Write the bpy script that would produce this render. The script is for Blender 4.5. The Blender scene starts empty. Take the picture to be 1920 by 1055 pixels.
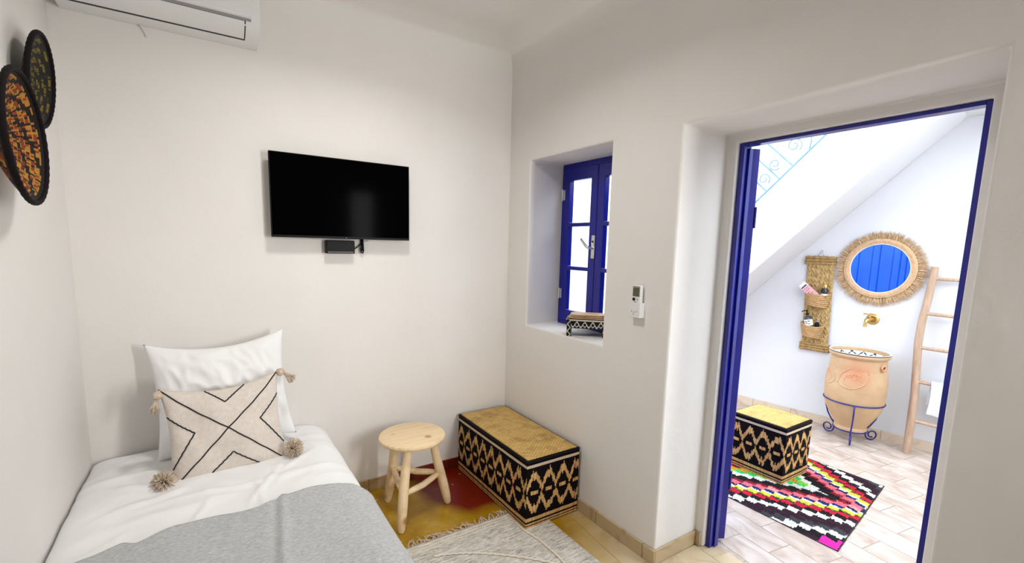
import bpy, bmesh, math, random
from mathutils import Vector, Matrix, noise
from math import sin, cos, pi, sqrt, radians, atan2, exp, floor
random.seed(7)
SC = bpy.context.scene
COL = SC.collection

# ------------------------------------------------------------------ camera, world, light, exposure
cam_data = bpy.data.cameras.new('camera')
cam = bpy.data.objects.new('camera', cam_data); COL.objects.link(cam)
F, YAW, PITCH, ROLL, PY = 864.7156, .5827, -.1322, .0257, 575.7366
fw = Vector((sin(YAW)*cos(PITCH), cos(YAW)*cos(PITCH), sin(PITCH)))
r0 = Vector((cos(YAW), -sin(YAW), 0)); u0 = r0.cross(fw)
rr = r0*cos(ROLL)+u0*sin(ROLL); uu = -r0*sin(ROLL)+u0*cos(ROLL)
cam.matrix_world = Matrix(((rr.x, uu.x, -fw.x, -1.751), (rr.y, uu.y, -fw.y, -2.7228), (rr.z, uu.z, -fw.z, 1.5314), (0, 0, 0, 1)))
cam_data.sensor_width = 36; cam_data.lens = 36*F/1920; cam_data.sensor_fit = 'HORIZONTAL'
cam_data.shift_y = (PY-527.5)/1920
cam_data.clip_start = .02
SC.camera = cam
SC.view_settings.view_transform = 'Standard'; SC.view_settings.look = 'None'
SC.view_settings.gamma = 1; SC.view_settings.use_curve_mapping = False
SC.view_settings.exposure = 0.06

world = bpy.data.worlds.new('World'); SC.world = world; world.use_nodes = True
wb = world.node_tree.nodes['Background']
wb.inputs[0].default_value = (.86, .93, 1, 1); wb.inputs[1].default_value = 5.4

def area(name, loc, direction, sx, sy, power, color):
    d = bpy.data.lights.new(name, 'AREA'); d.shape = 'RECTANGLE'; d.size = sx; d.size_y = sy
    d.energy = power; d.color = color
    o = bpy.data.objects.new(name, d); COL.objects.link(o)
    o.location = loc; o.rotation_euler = Vector(direction).to_track_quat('-Z', 'Y').to_euler()
    return o
# added fill light at the invented rear window, brightening back and left walls
wl = area('added_fill_light', (-.05, -3.60, 1.60), (-.30, 1, -.06), .24, 1.1, 14, (1, .985, .965))
wl.data.spread = radians(100)
# added top fill under an invented, unseen ceiling lamp, brightening bed and floor
cl = area('added_top_light', (-1.15, -1.05, 2.735), (.0, .0, -1), .30, .30, 12, (1, .975, .945))
cl.data.shape = 'DISK'; cl.data.spread = radians(150)

# ------------------------------------------------------------------ materials
def new_mat(name):
    m = bpy.data.materials.new(name); m.use_nodes = True
    nt = m.node_tree; b = nt.nodes['Principled BSDF']
    return m, nt, b
def mk(nt, typ, **kw):
    n = nt.nodes.new(typ)
    for k, v in kw.items(): setattr(n, k, v)
    return n
def objco(nt, scale=(1, 1, 1)):
    tc = mk(nt, 'ShaderNodeTexCoord'); mp = mk(nt, 'ShaderNodeMapping')
    mp.inputs['Scale'].default_value = scale
    nt.links.new(tc.outputs['Object'], mp.inputs['Vector']); return mp.outputs['Vector']
def add_bump(nt, b, height, strength=.2, dist=.01):
    bp = mk(nt, 'ShaderNodeBump'); bp.inputs['Strength'].default_value = strength; bp.inputs['Distance'].default_value = dist
    nt.links.new(height, bp.inputs['Height']); nt.links.new(bp.outputs['Normal'], b.inputs['Normal'])
def noise_tex(nt, vec, scale, detail=3, rough=.55):
    n = mk(nt, 'ShaderNodeTexNoise'); n.inputs['Scale'].default_value = scale; n.inputs['Detail'].default_value = detail
    n.inputs['Roughness'].default_value = rough
    nt.links.new(vec, n.inputs['Vector']); return n.outputs['Fac']
def ramp(nt, fac, stops, interp='LINEAR'):
    r = mk(nt, 'ShaderNodeValToRGB'); r.color_ramp.interpolation = interp
    el = r.color_ramp.elements
    while len(el) < len(stops): el.new(.5)
    for e, (p, c) in zip(el, stops): e.position = p; e.color = (*c, 1)
    nt.links.new(fac, r.inputs['Fac']); return r.outputs['Color']
def S(r, g, b):  # sRGB 0-255 -> linear
    f = lambda v: ((v/255+.055)/1.055)**2.4 if v > 10 else v/255/12.92
    return (f(r), f(g), f(b))
def mat(name, c1, c2=None, scale=8, rough=.6, bump=.1, bscale=60, stretch=(1, 1, 1), metal=0, spec=.5, dist=.004, sheen=0):
    m, nt, b = new_mat(name); v = objco(nt, stretch)
    c2 = c2 or c1
    nt.links.new(ramp(nt, noise_tex(nt, v, scale), [(.3, c1), (.7, c2)]), b.inputs['Base Color'])
    b.inputs['Roughness'].default_value = rough; b.inputs['Metallic'].default_value = metal
    b.inputs['Specular IOR Level'].default_value = spec
    if sheen: b.inputs['Sheen Weight'].default_value = sheen
    if bump: add_bump(nt, b, noise_tex(nt, v, bscale, 4), bump, dist)
    return m
def mat_attr(name, rough=.8, bump=.3, bscale=120, dist=.003, spec=.3):
    m, nt, b = new_mat(name); a = mk(nt, 'ShaderNodeAttribute', attribute_name='Col'); v = objco(nt)
    mx = mk(nt, 'ShaderNodeMix', data_type='RGBA', blend_type='MULTIPLY'); mx.inputs[0].default_value = .35
    nt.links.new(a.outputs['Color'], mx.inputs[6])
    nt.links.new(ramp(nt, noise_tex(nt, v, bscale), [(.3, (.55, .55, .55)), (.7, (1.2, 1.2, 1.2))]), mx.inputs[7])
    nt.links.new(mx.outputs[2], b.inputs['Base Color'])
    b.inputs['Roughness'].default_value = rough; b.inputs['Specular IOR Level'].default_value = spec
    add_bump(nt, b, noise_tex(nt, v, bscale, 4), bump, dist); return m

M = {}
def plaster(name, c1, c2):
    m, nt, b = new_mat(name); v = objco(nt)
    nt.links.new(ramp(nt, noise_tex(nt, v, 1.7, 5), [(.3, c1), (.7, c2)]), b.inputs['Base Color'])
    b.inputs['Roughness'].default_value = .75; b.inputs['Specular IOR Level'].default_value = .25
    a = noise_tex(nt, v, 5, 4); c = noise_tex(nt, v, 130, 3)
    ad = mk(nt, 'ShaderNodeMath', operation='MULTIPLY_ADD'); ad.inputs[1].default_value = .06
    nt.links.new(c, ad.inputs[0]); nt.links.new(a, ad.inputs[2])
    add_bump(nt, b, ad.outputs[0], .22, .02); return m
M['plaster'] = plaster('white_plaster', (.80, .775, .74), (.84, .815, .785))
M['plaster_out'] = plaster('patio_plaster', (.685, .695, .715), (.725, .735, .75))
M['ceiling'] = plaster('ceiling_plaster', (.80, .78, .74), (.83, .81, .775))
M['blue'] = mat('blue_gloss_paint', S(6, 10, 120), S(14, 22, 150), 6, .28, .06, 30, spec=.6)
M['blue_sash'] = mat('blue_sash_paint', S(6, 8, 130), S(10, 16, 150), 6, .3, .05, 30, spec=.5)
M['blue_leaf'] = mat('bright_blue_paint', S(0, 76, 192), S(2, 88, 206), 3, .4, .06, 30, spec=.4)
M['blue_iron'] = mat('blue_wrought_iron', S(16, 16, 96), S(28, 28, 130), 20, .35, .1, 60)
M['blue_rail'] = mat('glare_pale_blue_iron', S(90, 120, 215), S(110, 140, 225), 20, .4, .1, 60)  # blue paint lightened to imitate glare from the bright background
M['steel'] = mat('steel', (.62, .62, .62), (.7, .7, .7), 20, .25, 0, metal=1)
M['white_plastic'] = mat('white_plastic', (.78, .78, .77), (.8, .8, .79), 5, .35, 0)
M['shadow_gap'] = mat('black_gap', (.012, .012, .012), None, 5, .6, 0)
M['grey_plastic'] = mat('grey_plastic', (.30, .28, .28), None, 5, .4, 0)
M['tv_screen'] = mat('tv_screen', (.0010, .0010, .0011), None, 5, .10, 0, spec=.004)
M['black_plastic'] = mat('black_plastic', (.006, .006, .007), (.008, .008, .008), 5, .45, 0, spec=.12)
M['bedding'] = mat('white_cotton', (.88, .88, .875), (.90, .90, .895), 3, .85, .12, 500, sheen=.1, dist=.001)
M['blanket'] = None
M['cushion'] = mat('beige_wool', S(216, 205, 193), S(228, 219, 209), 60, .95, .5, 260, sheen=.2)
M['yarn'] = mat('black_yarn', (.012, .010, .010), (.02, .016, .016), 60, .9, .3, 300)
M['tassel'] = mat('beige_yarn', S(184, 164, 142), S(226, 210, 190), 90, .95, .4, 300)
M['pine'] = None
M['raffia'] = mat('raffia', S(176, 142, 100), S(214, 182, 142), 40, .8, .3, 200)
M['ladder_wood'] = mat('peeled_eucalyptus', S(168, 138, 112), S(190, 162, 138), 6, .55, .3, 40, (8, 8, 1.2))
M['clay'] = mat('terracotta', S(205, 160, 114), S(222, 178, 132), 5, .7, .3, 40)
def m_clay():
    m, nt, b = new_mat('terracotta_blushed'); v = objco(nt)
    base = ramp(nt, noise_tex(nt, v, 5), [(.3, S(180, 148, 110)), (.7, S(200, 168, 130))])
    sb = mk(nt, 'ShaderNodeVectorMath', operation='DISTANCE'); nt.links.new(v, sb.inputs[0]); sb.inputs[1].default_value = (.04, -.20, .50)
    r = mk(nt, 'ShaderNodeMapRange'); nt.links.new(sb.outputs[1], r.inputs[0]); r.inputs[1].default_value = .03; r.inputs[2].default_value = .15; r.inputs[3].default_value = .6; r.inputs[4].default_value = 0
    nt.links.new(mixc(nt, r.outputs[0], base, S(196, 122, 88)), b.inputs['Base Color']); b.inputs['Roughness'].default_value = .65
    add_bump(nt, b, noise_tex(nt, v, 40, 4), .25, .004); return m
M['brass'] = mat('brass', S(190, 150, 80), S(215, 178, 110), 30, .25, 0, metal=1)
M['mirror'] = mat('mirror_glass', (.93, .94, .95), None, 1, .02, 0, metal=1)
M['towel'] = mat('white_towel', (.70, .70, .71), (.75, .75, .76), 40, .95, .5, 300)
M['leather'] = mat('tan_board', S(190, 150, 108), S(222, 186, 146), 20, .6, .2, 120)
M['attr_weave'] = mat_attr('woven_reed', .8, .5, 160, spec=.08)
M['attr_rug'] = mat_attr('rag_rug_pile', .95, .8, 130, .006)
M['attr_ceramic'] = mat_attr('painted_ceramic', .25, .02, 60, spec=.5)
M['attr_basket'] = mat_attr('coiled_basket', .7, .4, 120)
M['attr_carved'] = mat_attr('carved_black_wood', .4, .1, 120)
M['rope'] = mat('palm_rope', S(138, 108, 62), S(180, 148, 96), 60, .85, .7, 90, dist=.006)
M['basket_rope'] = mat('coiled_palm_rope', S(168, 130, 84), S(200, 164, 114), 60, .85, .7, 110, dist=.005)

def m_wave(name, c1, c2, scale, axis, rough=.8, bump=.5, dist=.003, extra=None, nscale=30):
    m, nt, b = new_mat(name); v = objco(nt)
    w = mk(nt, 'ShaderNodeTexWave', bands_direction=axis); w.inputs['Scale'].default_value = scale; w.inputs['Distortion'].default_value = 1.2
    w.inputs['Detail'].default_value = 2
    nt.links.new(v, w.inputs['Vector'])
    mx = mk(nt, 'ShaderNodeMath', operation='MULTIPLY'); nt.links.new(w.outputs['Fac'], mx.inputs[0]); nt.links.new(noise_tex(nt, v, nscale, 4), mx.inputs[1])
    nt.links.new(ramp(nt, mx.outputs[0], [(.1, c1), (.55, c2)]), b.inputs['Base Color'])
    b.inputs['Roughness'].default_value = rough; b.inputs['Specular IOR Level'].default_value = .3
    add_bump(nt, b, w.outputs['Fac'], bump, dist); return m
M['palm_braid'] = mat('braided_palm', S(150, 120, 70), S(206, 176, 118), 45, .85, .9, 95, (1, 1, .6), dist=.006)
M['ring_reed'] = mat('split_reed', S(186, 150, 110), S(206, 172, 134), 50, .6, .3, 160)

def m_blanket():
    m, nt, b = new_mat('grey_wool_blanket'); v = objco(nt, (1, 3, 1))
    nt.links.new(ramp(nt, noise_tex(nt, v, 70, 5, .7), [(.3, S(160, 162, 163)), (.7, S(212, 213, 213))]), b.inputs['Base Color'])
    b.inputs['Roughness'].default_value = 1; b.inputs['Sheen Weight'].default_value = .15; b.inputs['Specular IOR Level'].default_value = .1
    add_bump(nt, b, noise_tex(nt, v, 260, 4), .6, .003); return m
M['blanket'] = m_blanket()
def m_pine():
    m, nt, b = new_mat('pale_pine'); v = objco(nt, (1, 9, 2)); v2 = objco(nt)
    w = noise_tex(nt, v, 6, 5, .6)
    base = ramp(nt, w, [(.25, S(222, 188, 140)), (.5, S(240, 214, 172)), (.8, S(248, 226, 188))])
    vo = mk(nt, 'ShaderNodeTexVoronoi'); vo.inputs['Scale'].default_value = 5.2; nt.links.new(v2, vo.inputs['Vector'])
    k = ramp(nt, vo.outputs['Distance'], [(.06, S(170, 104, 60)), (.15, (1, 1, 1))])
    mx = mk(nt, 'ShaderNodeMix', data_type='RGBA', blend_type='MULTIPLY'); mx.inputs[0].default_value = .75
    nt.links.new(base, mx.inputs[6]); nt.links.new(k, mx.inputs[7]); nt.links.new(mx.outputs[2], b.inputs['Base Color'])
    b.inputs['Roughness'].default_value = .5; add_bump(nt, b, w, .15, .002); return m
M['pine'] = m_pine()
def m_glass():
    m, nt, b = new_mat('window_glass'); out = nt.nodes['Material Output']
    t = mk(nt, 'ShaderNodeBsdfTransparent'); g = mk(nt, 'ShaderNodeBsdfGlossy'); g.inputs['Roughness'].default_value = .02
    mx = mk(nt, 'ShaderNodeMixShader'); mx.inputs[0].default_value = .05
    t.inputs['Color'].default_value = (.97, .98, .97, 1); nt.links.new(t.outputs[0], mx.inputs[1]); nt.links.new(g.outputs[0], mx.inputs[2])
    nt.links.new(mx.outputs[0], out.inputs['Surface']); return m
M['glass'] = m_glass()
def m_tiles(name, c1, c2, grout, bw, rh, rot=0, stain=None, rough=.35, cmid=None):
    m, nt, b = new_mat(name); tc = mk(nt, 'ShaderNodeTexCoord'); mp = mk(nt, 'ShaderNodeMapping')
    mp.inputs['Rotation'].default_value = (0, 0, rot); nt.links.new(tc.outputs['Object'], mp.inputs['Vector']); v = mp.outputs['Vector']
    br = mk(nt, 'ShaderNodeTexBrick'); br.inputs['Scale'].default_value = 1; br.inputs['Brick Width'].default_value = bw
    br.inputs['Row Height'].default_value = rh; br.inputs['Mortar Size'].default_value = .003; br.inputs['Mortar Smooth'].default_value = .4
    br.inputs['Color1'].default_value = (0, 0, 0, 1); br.inputs['Color2'].default_value = (1, 1, 1, 1); br.inputs['Mortar'].default_value = (.5, .5, .5, 1)
    nt.links.new(v, br.inputs['Vector'])
    mp2 = mk(nt, 'ShaderNodeMapping'); mp2.inputs['Scale'].default_value = (2.0, 3.6, 3); nt.links.new(v, mp2.inputs['Vector'])
    n = mk(nt, 'ShaderNodeTexNoise'); n.inputs['Scale'].default_value = 2.2; n.inputs['Detail'].default_value = 6; n.inputs['Distortion'].default_value = 1.2
    # every tile shows its own cut of the stone
    ad = mk(nt, 'ShaderNodeVectorMath', operation='MULTIPLY_ADD'); ad.inputs[1].default_value = (9, 9, 9)
    nt.links.new(br.outputs['Color'], ad.inputs[0]); nt.links.new(mp2.outputs['Vector'], ad.inputs[2]); nt.links.new(ad.outputs[0], n.inputs['Vector'])
    stone = ramp(nt, n.outputs['Fac'], [(.3, c1), (.48, cmid or c2), (.7, c2)])
    mx = mk(nt, 'ShaderNodeMix', data_type='RGBA'); nt.links.new(br.outputs['Fac'], mx.inputs[0]); nt.links.new(stone, mx.inputs[6]); mx.inputs[7].default_value = (*grout, 1)
    col = mx.outputs[2]
    if stain: col = stain(nt, tc.outputs['Object'], col)
    nt.links.new(col, b.inputs['Base Color']); b.inputs['Roughness'].default_value = rough
    inv = mk(nt, 'ShaderNodeMath', operation='SUBTRACT'); inv.inputs[0].default_value = 1; nt.links.new(br.outputs['Fac'], inv.inputs[1])
    add_bump(nt, b, inv.outputs[0], .4, .003); return m
def blob(nt, vec, center, rx, ry, soft=.5, nz=.35, ns=5):
    """mask of a stain of its own shape: 1 inside, 0 outside"""
    sb = mk(nt, 'ShaderNodeVectorMath', operation='SUBTRACT'); nt.links.new(vec, sb.inputs[0]); sb.inputs[1].default_value = (*center, 0)
    sc = mk(nt, 'ShaderNodeVectorMath', operation='MULTIPLY'); nt.links.new(sb.outputs[0], sc.inputs[0]); sc.inputs[1].default_value = (1/rx, 1/ry, 0)
    ln = mk(nt, 'ShaderNodeVectorMath', operation='LENGTH'); nt.links.new(sc.outputs[0], ln.inputs[0])
    nn = noise_tex(nt, vec, ns, 4)
    a = mk(nt, 'ShaderNodeMath', operation='MULTIPLY_ADD'); nt.links.new(nn, a.inputs[0]); a.inputs[1].default_value = nz*2; nt.links.new(ln.outputs[1], a.inputs[2])
    r = mk(nt, 'ShaderNodeMapRange'); nt.links.new(a.outputs[0], r.inputs[0]); r.inputs[1].default_value = 1+nz-soft/2; r.inputs[2].default_value = 1+nz+soft/2
    r.inputs[3].default_value = 1; r.inputs[4].default_value = 0; return r.outputs[0]
def mixc(nt, fac, a, c):
    mx = mk(nt, 'ShaderNodeMix', data_type='RGBA'); nt.links.new(fac, mx.inputs[0]); nt.links.new(a, mx.inputs[6])
    if isinstance(c, tuple): mx.inputs[7].default_value = (*c, 1)
    else: nt.links.new(c, mx.inputs[7])
    return mx.outputs[2]
def floor_stain(nt, v, col):
    ochre = ramp(nt, noise_tex(nt, v, 3.2, 6, .65), [(.32, S(150, 108, 2)), (.52, S(172, 134, 14)), (.70, S(198, 164, 84))])
    col = mixc(nt, blob(nt, v, (-.98, -.55), 1.02, 1.05, .3, .12, 4), col, ochre)
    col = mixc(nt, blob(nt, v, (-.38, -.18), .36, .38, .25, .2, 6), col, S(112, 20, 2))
    specks = noise_tex(nt, v, 28, 2, .4)
    r = mk(nt, 'ShaderNodeMapRange'); nt.links.new(specks, r.inputs[0]); r.inputs[1].default_value = .74; r.inputs[2].default_value = .78
    return mixc(nt, r.outputs[0], col, S(235, 220, 180))
M['room_floor'] = m_tiles('ochre_stained_floor', S(176, 152, 112), S(206, 188, 156), S(170, 150, 112), .9, .45, .1, floor_stain, .3)
M['patio_floor'] = m_tiles('cream_marble_tiles', S(164, 146, 132), S(206, 196, 188), S(148, 132, 118), .34, .165, -1.42, None, .4, S(188, 172, 160))
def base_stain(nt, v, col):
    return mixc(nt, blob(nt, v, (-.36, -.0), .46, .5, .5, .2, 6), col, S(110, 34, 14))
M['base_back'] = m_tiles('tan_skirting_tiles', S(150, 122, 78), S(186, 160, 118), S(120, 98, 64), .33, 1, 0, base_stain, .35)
M['base_tile'] = m_tiles('tan_skirting_tiles_side', S(160, 136, 98), S(196, 174, 138), S(140, 120, 90), .33, .33, 0, None, .35)
M['base_patio'] = m_tiles('patio_skirting_tiles', S(178, 152, 124), S(212, 194, 172), S(160, 140, 118), .34, .34, 0, None, .35)
def m_kilim():
    m, nt, b = new_mat('grey_kilim_wool'); v = objco(nt, (.22, 1, 1))
    nt.links.new(ramp(nt, noise_tex(nt, v, 95, 5, .85), [(.32, S(96, 92, 86)), (.44, S(184, 178, 168)), (.62, S(230, 225, 215))]), b.inputs['Base Color'])
    b.inputs['Roughness'].default_value = .95
    add_bump(nt, b, noise_tex(nt, v, 190, 3), .8, .004); return m
M['kilim'] = m_kilim()
M['kilim_line'] = mat('cream_wool_line', S(222, 212, 190), S(236, 228, 210), 50, .95, .5, 240)
M['fringe'] = mat('cream_fringe', S(186, 160, 138), S(214, 196, 176), 60, .9, .3, 240)

M['clay'] = m_clay()

# ------------------------------------------------------------------ mesh helpers
class MB:
    def __init__(s): s.v = []; s.f = []; s.c = []
    def add(s, vs, fs, cs=None):
        o = len(s.v); s.v += [tuple(p) for p in vs]; s.f += [tuple(i+o for i in f) for f in fs]
        s.c += cs if cs else [None]*len(fs); return s
    def box(s, a, b, mtx=None):
        x0, y0, z0 = a; x1, y1, z1 = b
        vs = [Vector(p) for p in ((x0, y0, z0), (x1, y0, z0), (x1, y1, z0), (x0, y1, z0), (x0, y0, z1), (x1, y0, z1), (x1, y1, z1), (x0, y1, z1))]
        if mtx: vs = [mtx @ p for p in vs]
        return s.add(vs, [(0, 3, 2, 1), (4, 5, 6, 7), (0, 1, 5, 4), (1, 2, 6, 5), (2, 3, 7, 6), (3, 0, 4, 7)])
    def tube(s, pts, rad, n=10, cap=True, flat=1.0, closed=False):
        pts = [Vector(p) for p in pts]; m = len(pts)
        if not hasattr(rad, '__len__'): rad = [rad]*m
        rings = []; prev = None
        for i, p in enumerate(pts):
            if closed: d = pts[(i+1) % m]-pts[i-1]
            else: d = pts[min(i+1, m-1)]-pts[max(i-1, 0)]
            d = d.normalized() if d.length > 1e-9 else Vector((0, 0, 1))
            if prev is None:
                ref = Vector((0, 0, 1)) if abs(d.z) < .9 else Vector((1, 0, 0)); a = d.cross(ref).normalized()
            else:
                a = prev-d*prev.dot(d); a = a.normalized() if a.length > 1e-6 else d.orthogonal().normalized()
            prev = a; b = d.cross(a)
            rings.append([p+(a*cos(2*pi*k/n)+b*sin(2*pi*k/n)*flat)*rad[i] for k in range(n)])
        vs = [q for r in rings for q in r]; fs = []
        for i in range(m if closed else m-1):
            j = (i+1) % m
            for k in range(n):
                fs.append((i*n+k, i*n+(k+1) % n, j*n+(k+1) % n, j*n+k))
        if cap and not closed:
            fs.append(tuple(range(n-1, -1, -1))); fs.append(tuple((m-1)*n+k for k in range(n)))
        return s.add(vs, fs)
    def lathe(s, prof, n=32, c=(0, 0, 0), mtx=None, colfn=None, sx=1, sy=1, cap=True):
        """prof: (r,z) list"""
        vs = []
        for r, z in prof:
            for k in range(n):
                a = 2*pi*k/n; p = Vector((c[0]+r*cos(a)*sx, c[1]+r*sin(a)*sy, c[2]+z)); vs.append(mtx @ p if mtx else p)
        fs = []; cs = []
        for i in range(len(prof)-1):
            for k in range(n):
                fs.append((i*n+k, i*n+(k+1) % n, (i+1)*n+(k+1) % n, (i+1)*n+k)); cs.append(colfn(i, k) if colfn else None)
        if cap and prof[0][0] > 1e-3: fs.append(tuple(range(n-1, -1, -1))); cs.append(colfn(0, 0) if colfn else None)
        if cap and prof[-1][0] > 1e-3: fs.append(tuple((len(prof)-1)*n+k for k in range(n))); cs.append(colfn(len(prof)-2, 0) if colfn else None)
        return s.add(vs, fs, cs)
    def grid(s, nu, nv, fn, colfn=None, closeu=False):
        vs = [fn(i/nu, j/nv) for j in range(nv+1) for i in range(nu+1)]
        fs = []; cs = []
        for j in range(nv):
            for i in range(nu):
                a = j*(nu+1)+i; fs.append((a, a+1, a+nu+2, a+nu+1)); cs.append(colfn((i+.5)/nu, (j+.5)/nv) if colfn else None)
        return s.add(vs, fs, cs)
    def prism(s, poly, z0, z1, mtx=None):
        n = len(poly); vs = [Vector((x, y, z)) for z in (z0, z1) for x, y in poly]
        if mtx: vs = [mtx @ p for p in vs]
        return s.add(vs, [tuple(range(n-1, -1, -1)), tuple(range(n, 2*n))]+[(i, (i+1) % n, n+(i+1) % n, n+i) for i in range(n)])
    def build(s, name, m, parent=None, smooth=40, bevel=0, seg=2, weld=True, loc=None, solid=0, subsurf=0, fixn=True, dissolve=False):
        me = bpy.data.meshes.new(name); me.from_pydata(s.v, [], s.f)
        if any(c is not None for c in s.c):
            at = me.color_attributes.new('Col', 'FLOAT_COLOR', 'CORNER')
            for p, c in zip(me.polygons, s.c):
                c = c or (.5, .5, .5)
                for li in p.loop_indices: at.data[li].color = (*c, 1)
        bm = bmesh.new(); bm.from_mesh(me)
        if weld: bmesh.ops.remove_doubles(bm, verts=bm.verts, dist=1e-5)
        if fixn: bmesh.ops.recalc_face_normals(bm, faces=bm.faces)
        if dissolve: bmesh.ops.dissolve_limit(bm, angle_limit=.01, verts=bm.verts, edges=bm.edges)
        bm.to_mesh(me); bm.free()
        me.materials.append(m)
        o = bpy.data.objects.new(name, me); COL.objects.link(o)
        if loc: o.location = loc
        if parent: o.parent = parent
        if smooth:
            me.shade_smooth(); me.set_sharp_from_angle(angle=radians(smooth))
        if solid:
            md = o.modifiers.new('solid', 'SOLIDIFY'); md.thickness = solid; md.offset = 0
        if bevel:
            md = o.modifiers.new('bevel', 'BEVEL'); md.width = bevel; md.segments = seg; md.limit_method = 'ANGLE'; md.angle_limit = radians(35)
        if subsurf:
            md = o.modifiers.new('sub', 'SUBSURF'); md.levels = subsurf; md.render_levels = subsurf
        return o
def tag(o, label=None, cat=None, group=None, kind=None):
    if label: o['label'] = label
    if cat: o['category'] = cat
    if group: o['group'] = group
    if kind: o['kind'] = kind
    return o
def thing(name, label, cat, loc=(0, 0, 0), rz=0, group=None, kind=None):
    o = bpy.data.objects.new(name, None); COL.objects.link(o); o.empty_display_size = .1
    o.location = loc; o.rotation_euler = (0, 0, rz); return tag(o, label, cat, group, kind)
def cells(xs, ys, zs, solid):
    """closed solid made of the cells for which solid(x,y,z) is true"""
    m = MB(); nx, ny, nz = len(xs)-1, len(ys)-1, len(zs)-1
    S_ = lambda i, j, k: 0 <= i < nx and 0 <= j < ny and 0 <= k < nz and solid((xs[i]+xs[i+1])/2, (ys[j]+ys[j+1])/2, (zs[k]+zs[k+1])/2)
    for i in range(nx):
        for j in range(ny):
            for k in range(nz):
                if not S_(i, j, k): continue
                x0, x1, y0, y1, z0, z1 = xs[i], xs[i+1], ys[j], ys[j+1], zs[k], zs[k+1]
                if not S_(i-1, j, k): m.add([(x0, y0, z0), (x0, y0, z1), (x0, y1, z1), (x0, y1, z0)], [(0, 1, 2, 3)])
                if not S_(i+1, j, k): m.add([(x1, y0, z0), (x1, y1, z0), (x1, y1, z1), (x1, y0, z1)], [(0, 1, 2, 3)])
                if not S_(i, j-1, k): m.add([(x0, y0, z0), (x1, y0, z0), (x1, y0, z1), (x0, y0, z1)], [(0, 1, 2, 3)])
                if not S_(i, j+1, k): m.add([(x0, y1, z0), (x0, y1, z1), (x1, y1, z1), (x1, y1, z0)], [(0, 1, 2, 3)])
                if not S_(i, j, k-1): m.add([(x0, y0, z0), (x0, y1, z0), (x1, y1, z0), (x1, y0, z0)], [(0, 1, 2, 3)])
                if not S_(i, j, k+1): m.add([(x0, y0, z1), (x1, y0, z1), (x1, y1, z1), (x0, y1, z1)], [(0, 1, 2, 3)])
    return m

# ------------------------------------------------------------------ room shell
W, H, YB, WT = 2.246, 2.82, -4.0, .45
DY0, DY1, DZ = -1.382, -2.36, 2.074          # plaster opening on the room side
IY0, IY1, IZ, IX = -1.43, -2.272, 2.032, .326  # narrower opening that holds the blue frame
WY0, WY1, WZ0, WZ1 = -.238, -.955, 1.010, 2.074
VY0, VY1, VZ0, VZ1 = -3.15, -3.85, .95, 2.2  # added window opening behind the camera, made for the fill light
ys = sorted([.25, WY0+.2, WY0, WY1, WY1-.12, DY0, IY0, IY1, DY1, VY0, VY1, YB-.2]); zs = [0, .80, .95, WZ0, IZ, WZ1, 2.2, H+.12]
def sol(x, y, z):
    if IY1 < y < IY0 and z < IZ: return False
    if x < IX and DY1 < y < DY0 and z < DZ: return False
    if WY1 < y < WY0 and WZ0 < z < WZ1: return False
    if VY1 < y < VY0 and VZ0 < z < VZ1: return False
    if x > .346 and WY1-.12 < y < WY0+.2 and .80 < z < 2.2: return False
    return True
o = cells([0, IX, .346, WT], ys, zs, sol).build('wall_right', M['plaster'], bevel=.009, seg=3); tag(o, kind='structure')
tag(MB().box((-W-.2, 0, -.02), (0.02, .25, H+.1)).build('wall_back', M['plaster'], smooth=0), kind='structure')
tag(MB().box((-W-.2, YB-.2, -.02), (-W, 0, H+.1)).build('wall_left', M['plaster'], smooth=0), kind='structure')
tag(MB().box((-W, YB-.2, -.02), (0, YB, H+.1)).build('wall_front', M['plaster'], smooth=0), kind='structure')
def coved_ceiling():
    m = MB(); R = .16; rings = []
    for k in range(9):
        a = k/8*pi/2; ins = R*(1-cos(a))-.0; z = H-R+R*sin(a)
        rings.append([(-W+ins, YB+ins, z), (-ins, YB+ins, z), (-ins, -ins, z), (-W+ins, -ins, z)])
    vs = [p for r in rings for p in r]+[(-W, YB, H+.1), (0, YB, H+.1), (0, 0, H+.1), (-W, 0, H+.1)]
    fs = [(i*4+k, i*4+(k+1) % 4, (i+1)*4+(k+1) % 4, (i+1)*4+k) for i in range(8) for k in range(4)]+[(32, 33, 34, 35)]
    fs += [(36+k, 36+(k+1) % 4, (k+1) % 4, k) for k in range(4)]+[(39, 38, 37, 36)]
    return m.add(vs, fs)
tag(coved_ceiling().build('ceiling', M['ceiling'], smooth=60), kind='structure')
tag(MB().box((-W-.2, YB-.2, -.1), (.40, .25, 0)).build('floor', M['room_floor'], smooth=0), kind='structure')
# skirting
def skirt(name, x0, y0, x1, y1, m, parent=None, h=.076):
    return tag(MB().box((x0, y0, 0), (x1, y1, h)).build(name, m, parent, bevel=.002), kind='structure')
skirt('baseboard_back', -W, -.011, -.0, 0, M['base_back'])
bmj = MB().box((-.011, DY0-.011, 0), (0, -.011, .076)).box((0, DY0-.011, 0), (IX, DY0, .076)).box((IX-.011, IY0+.012, 0), (IX, DY0-.011, .074))
tag(bmj.build('baseboard_right', M['base_tile'], bevel=.002), kind='structure')
skirt('baseboard_front', -.011, YB, 0, DY1, M['base_tile'])

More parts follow.
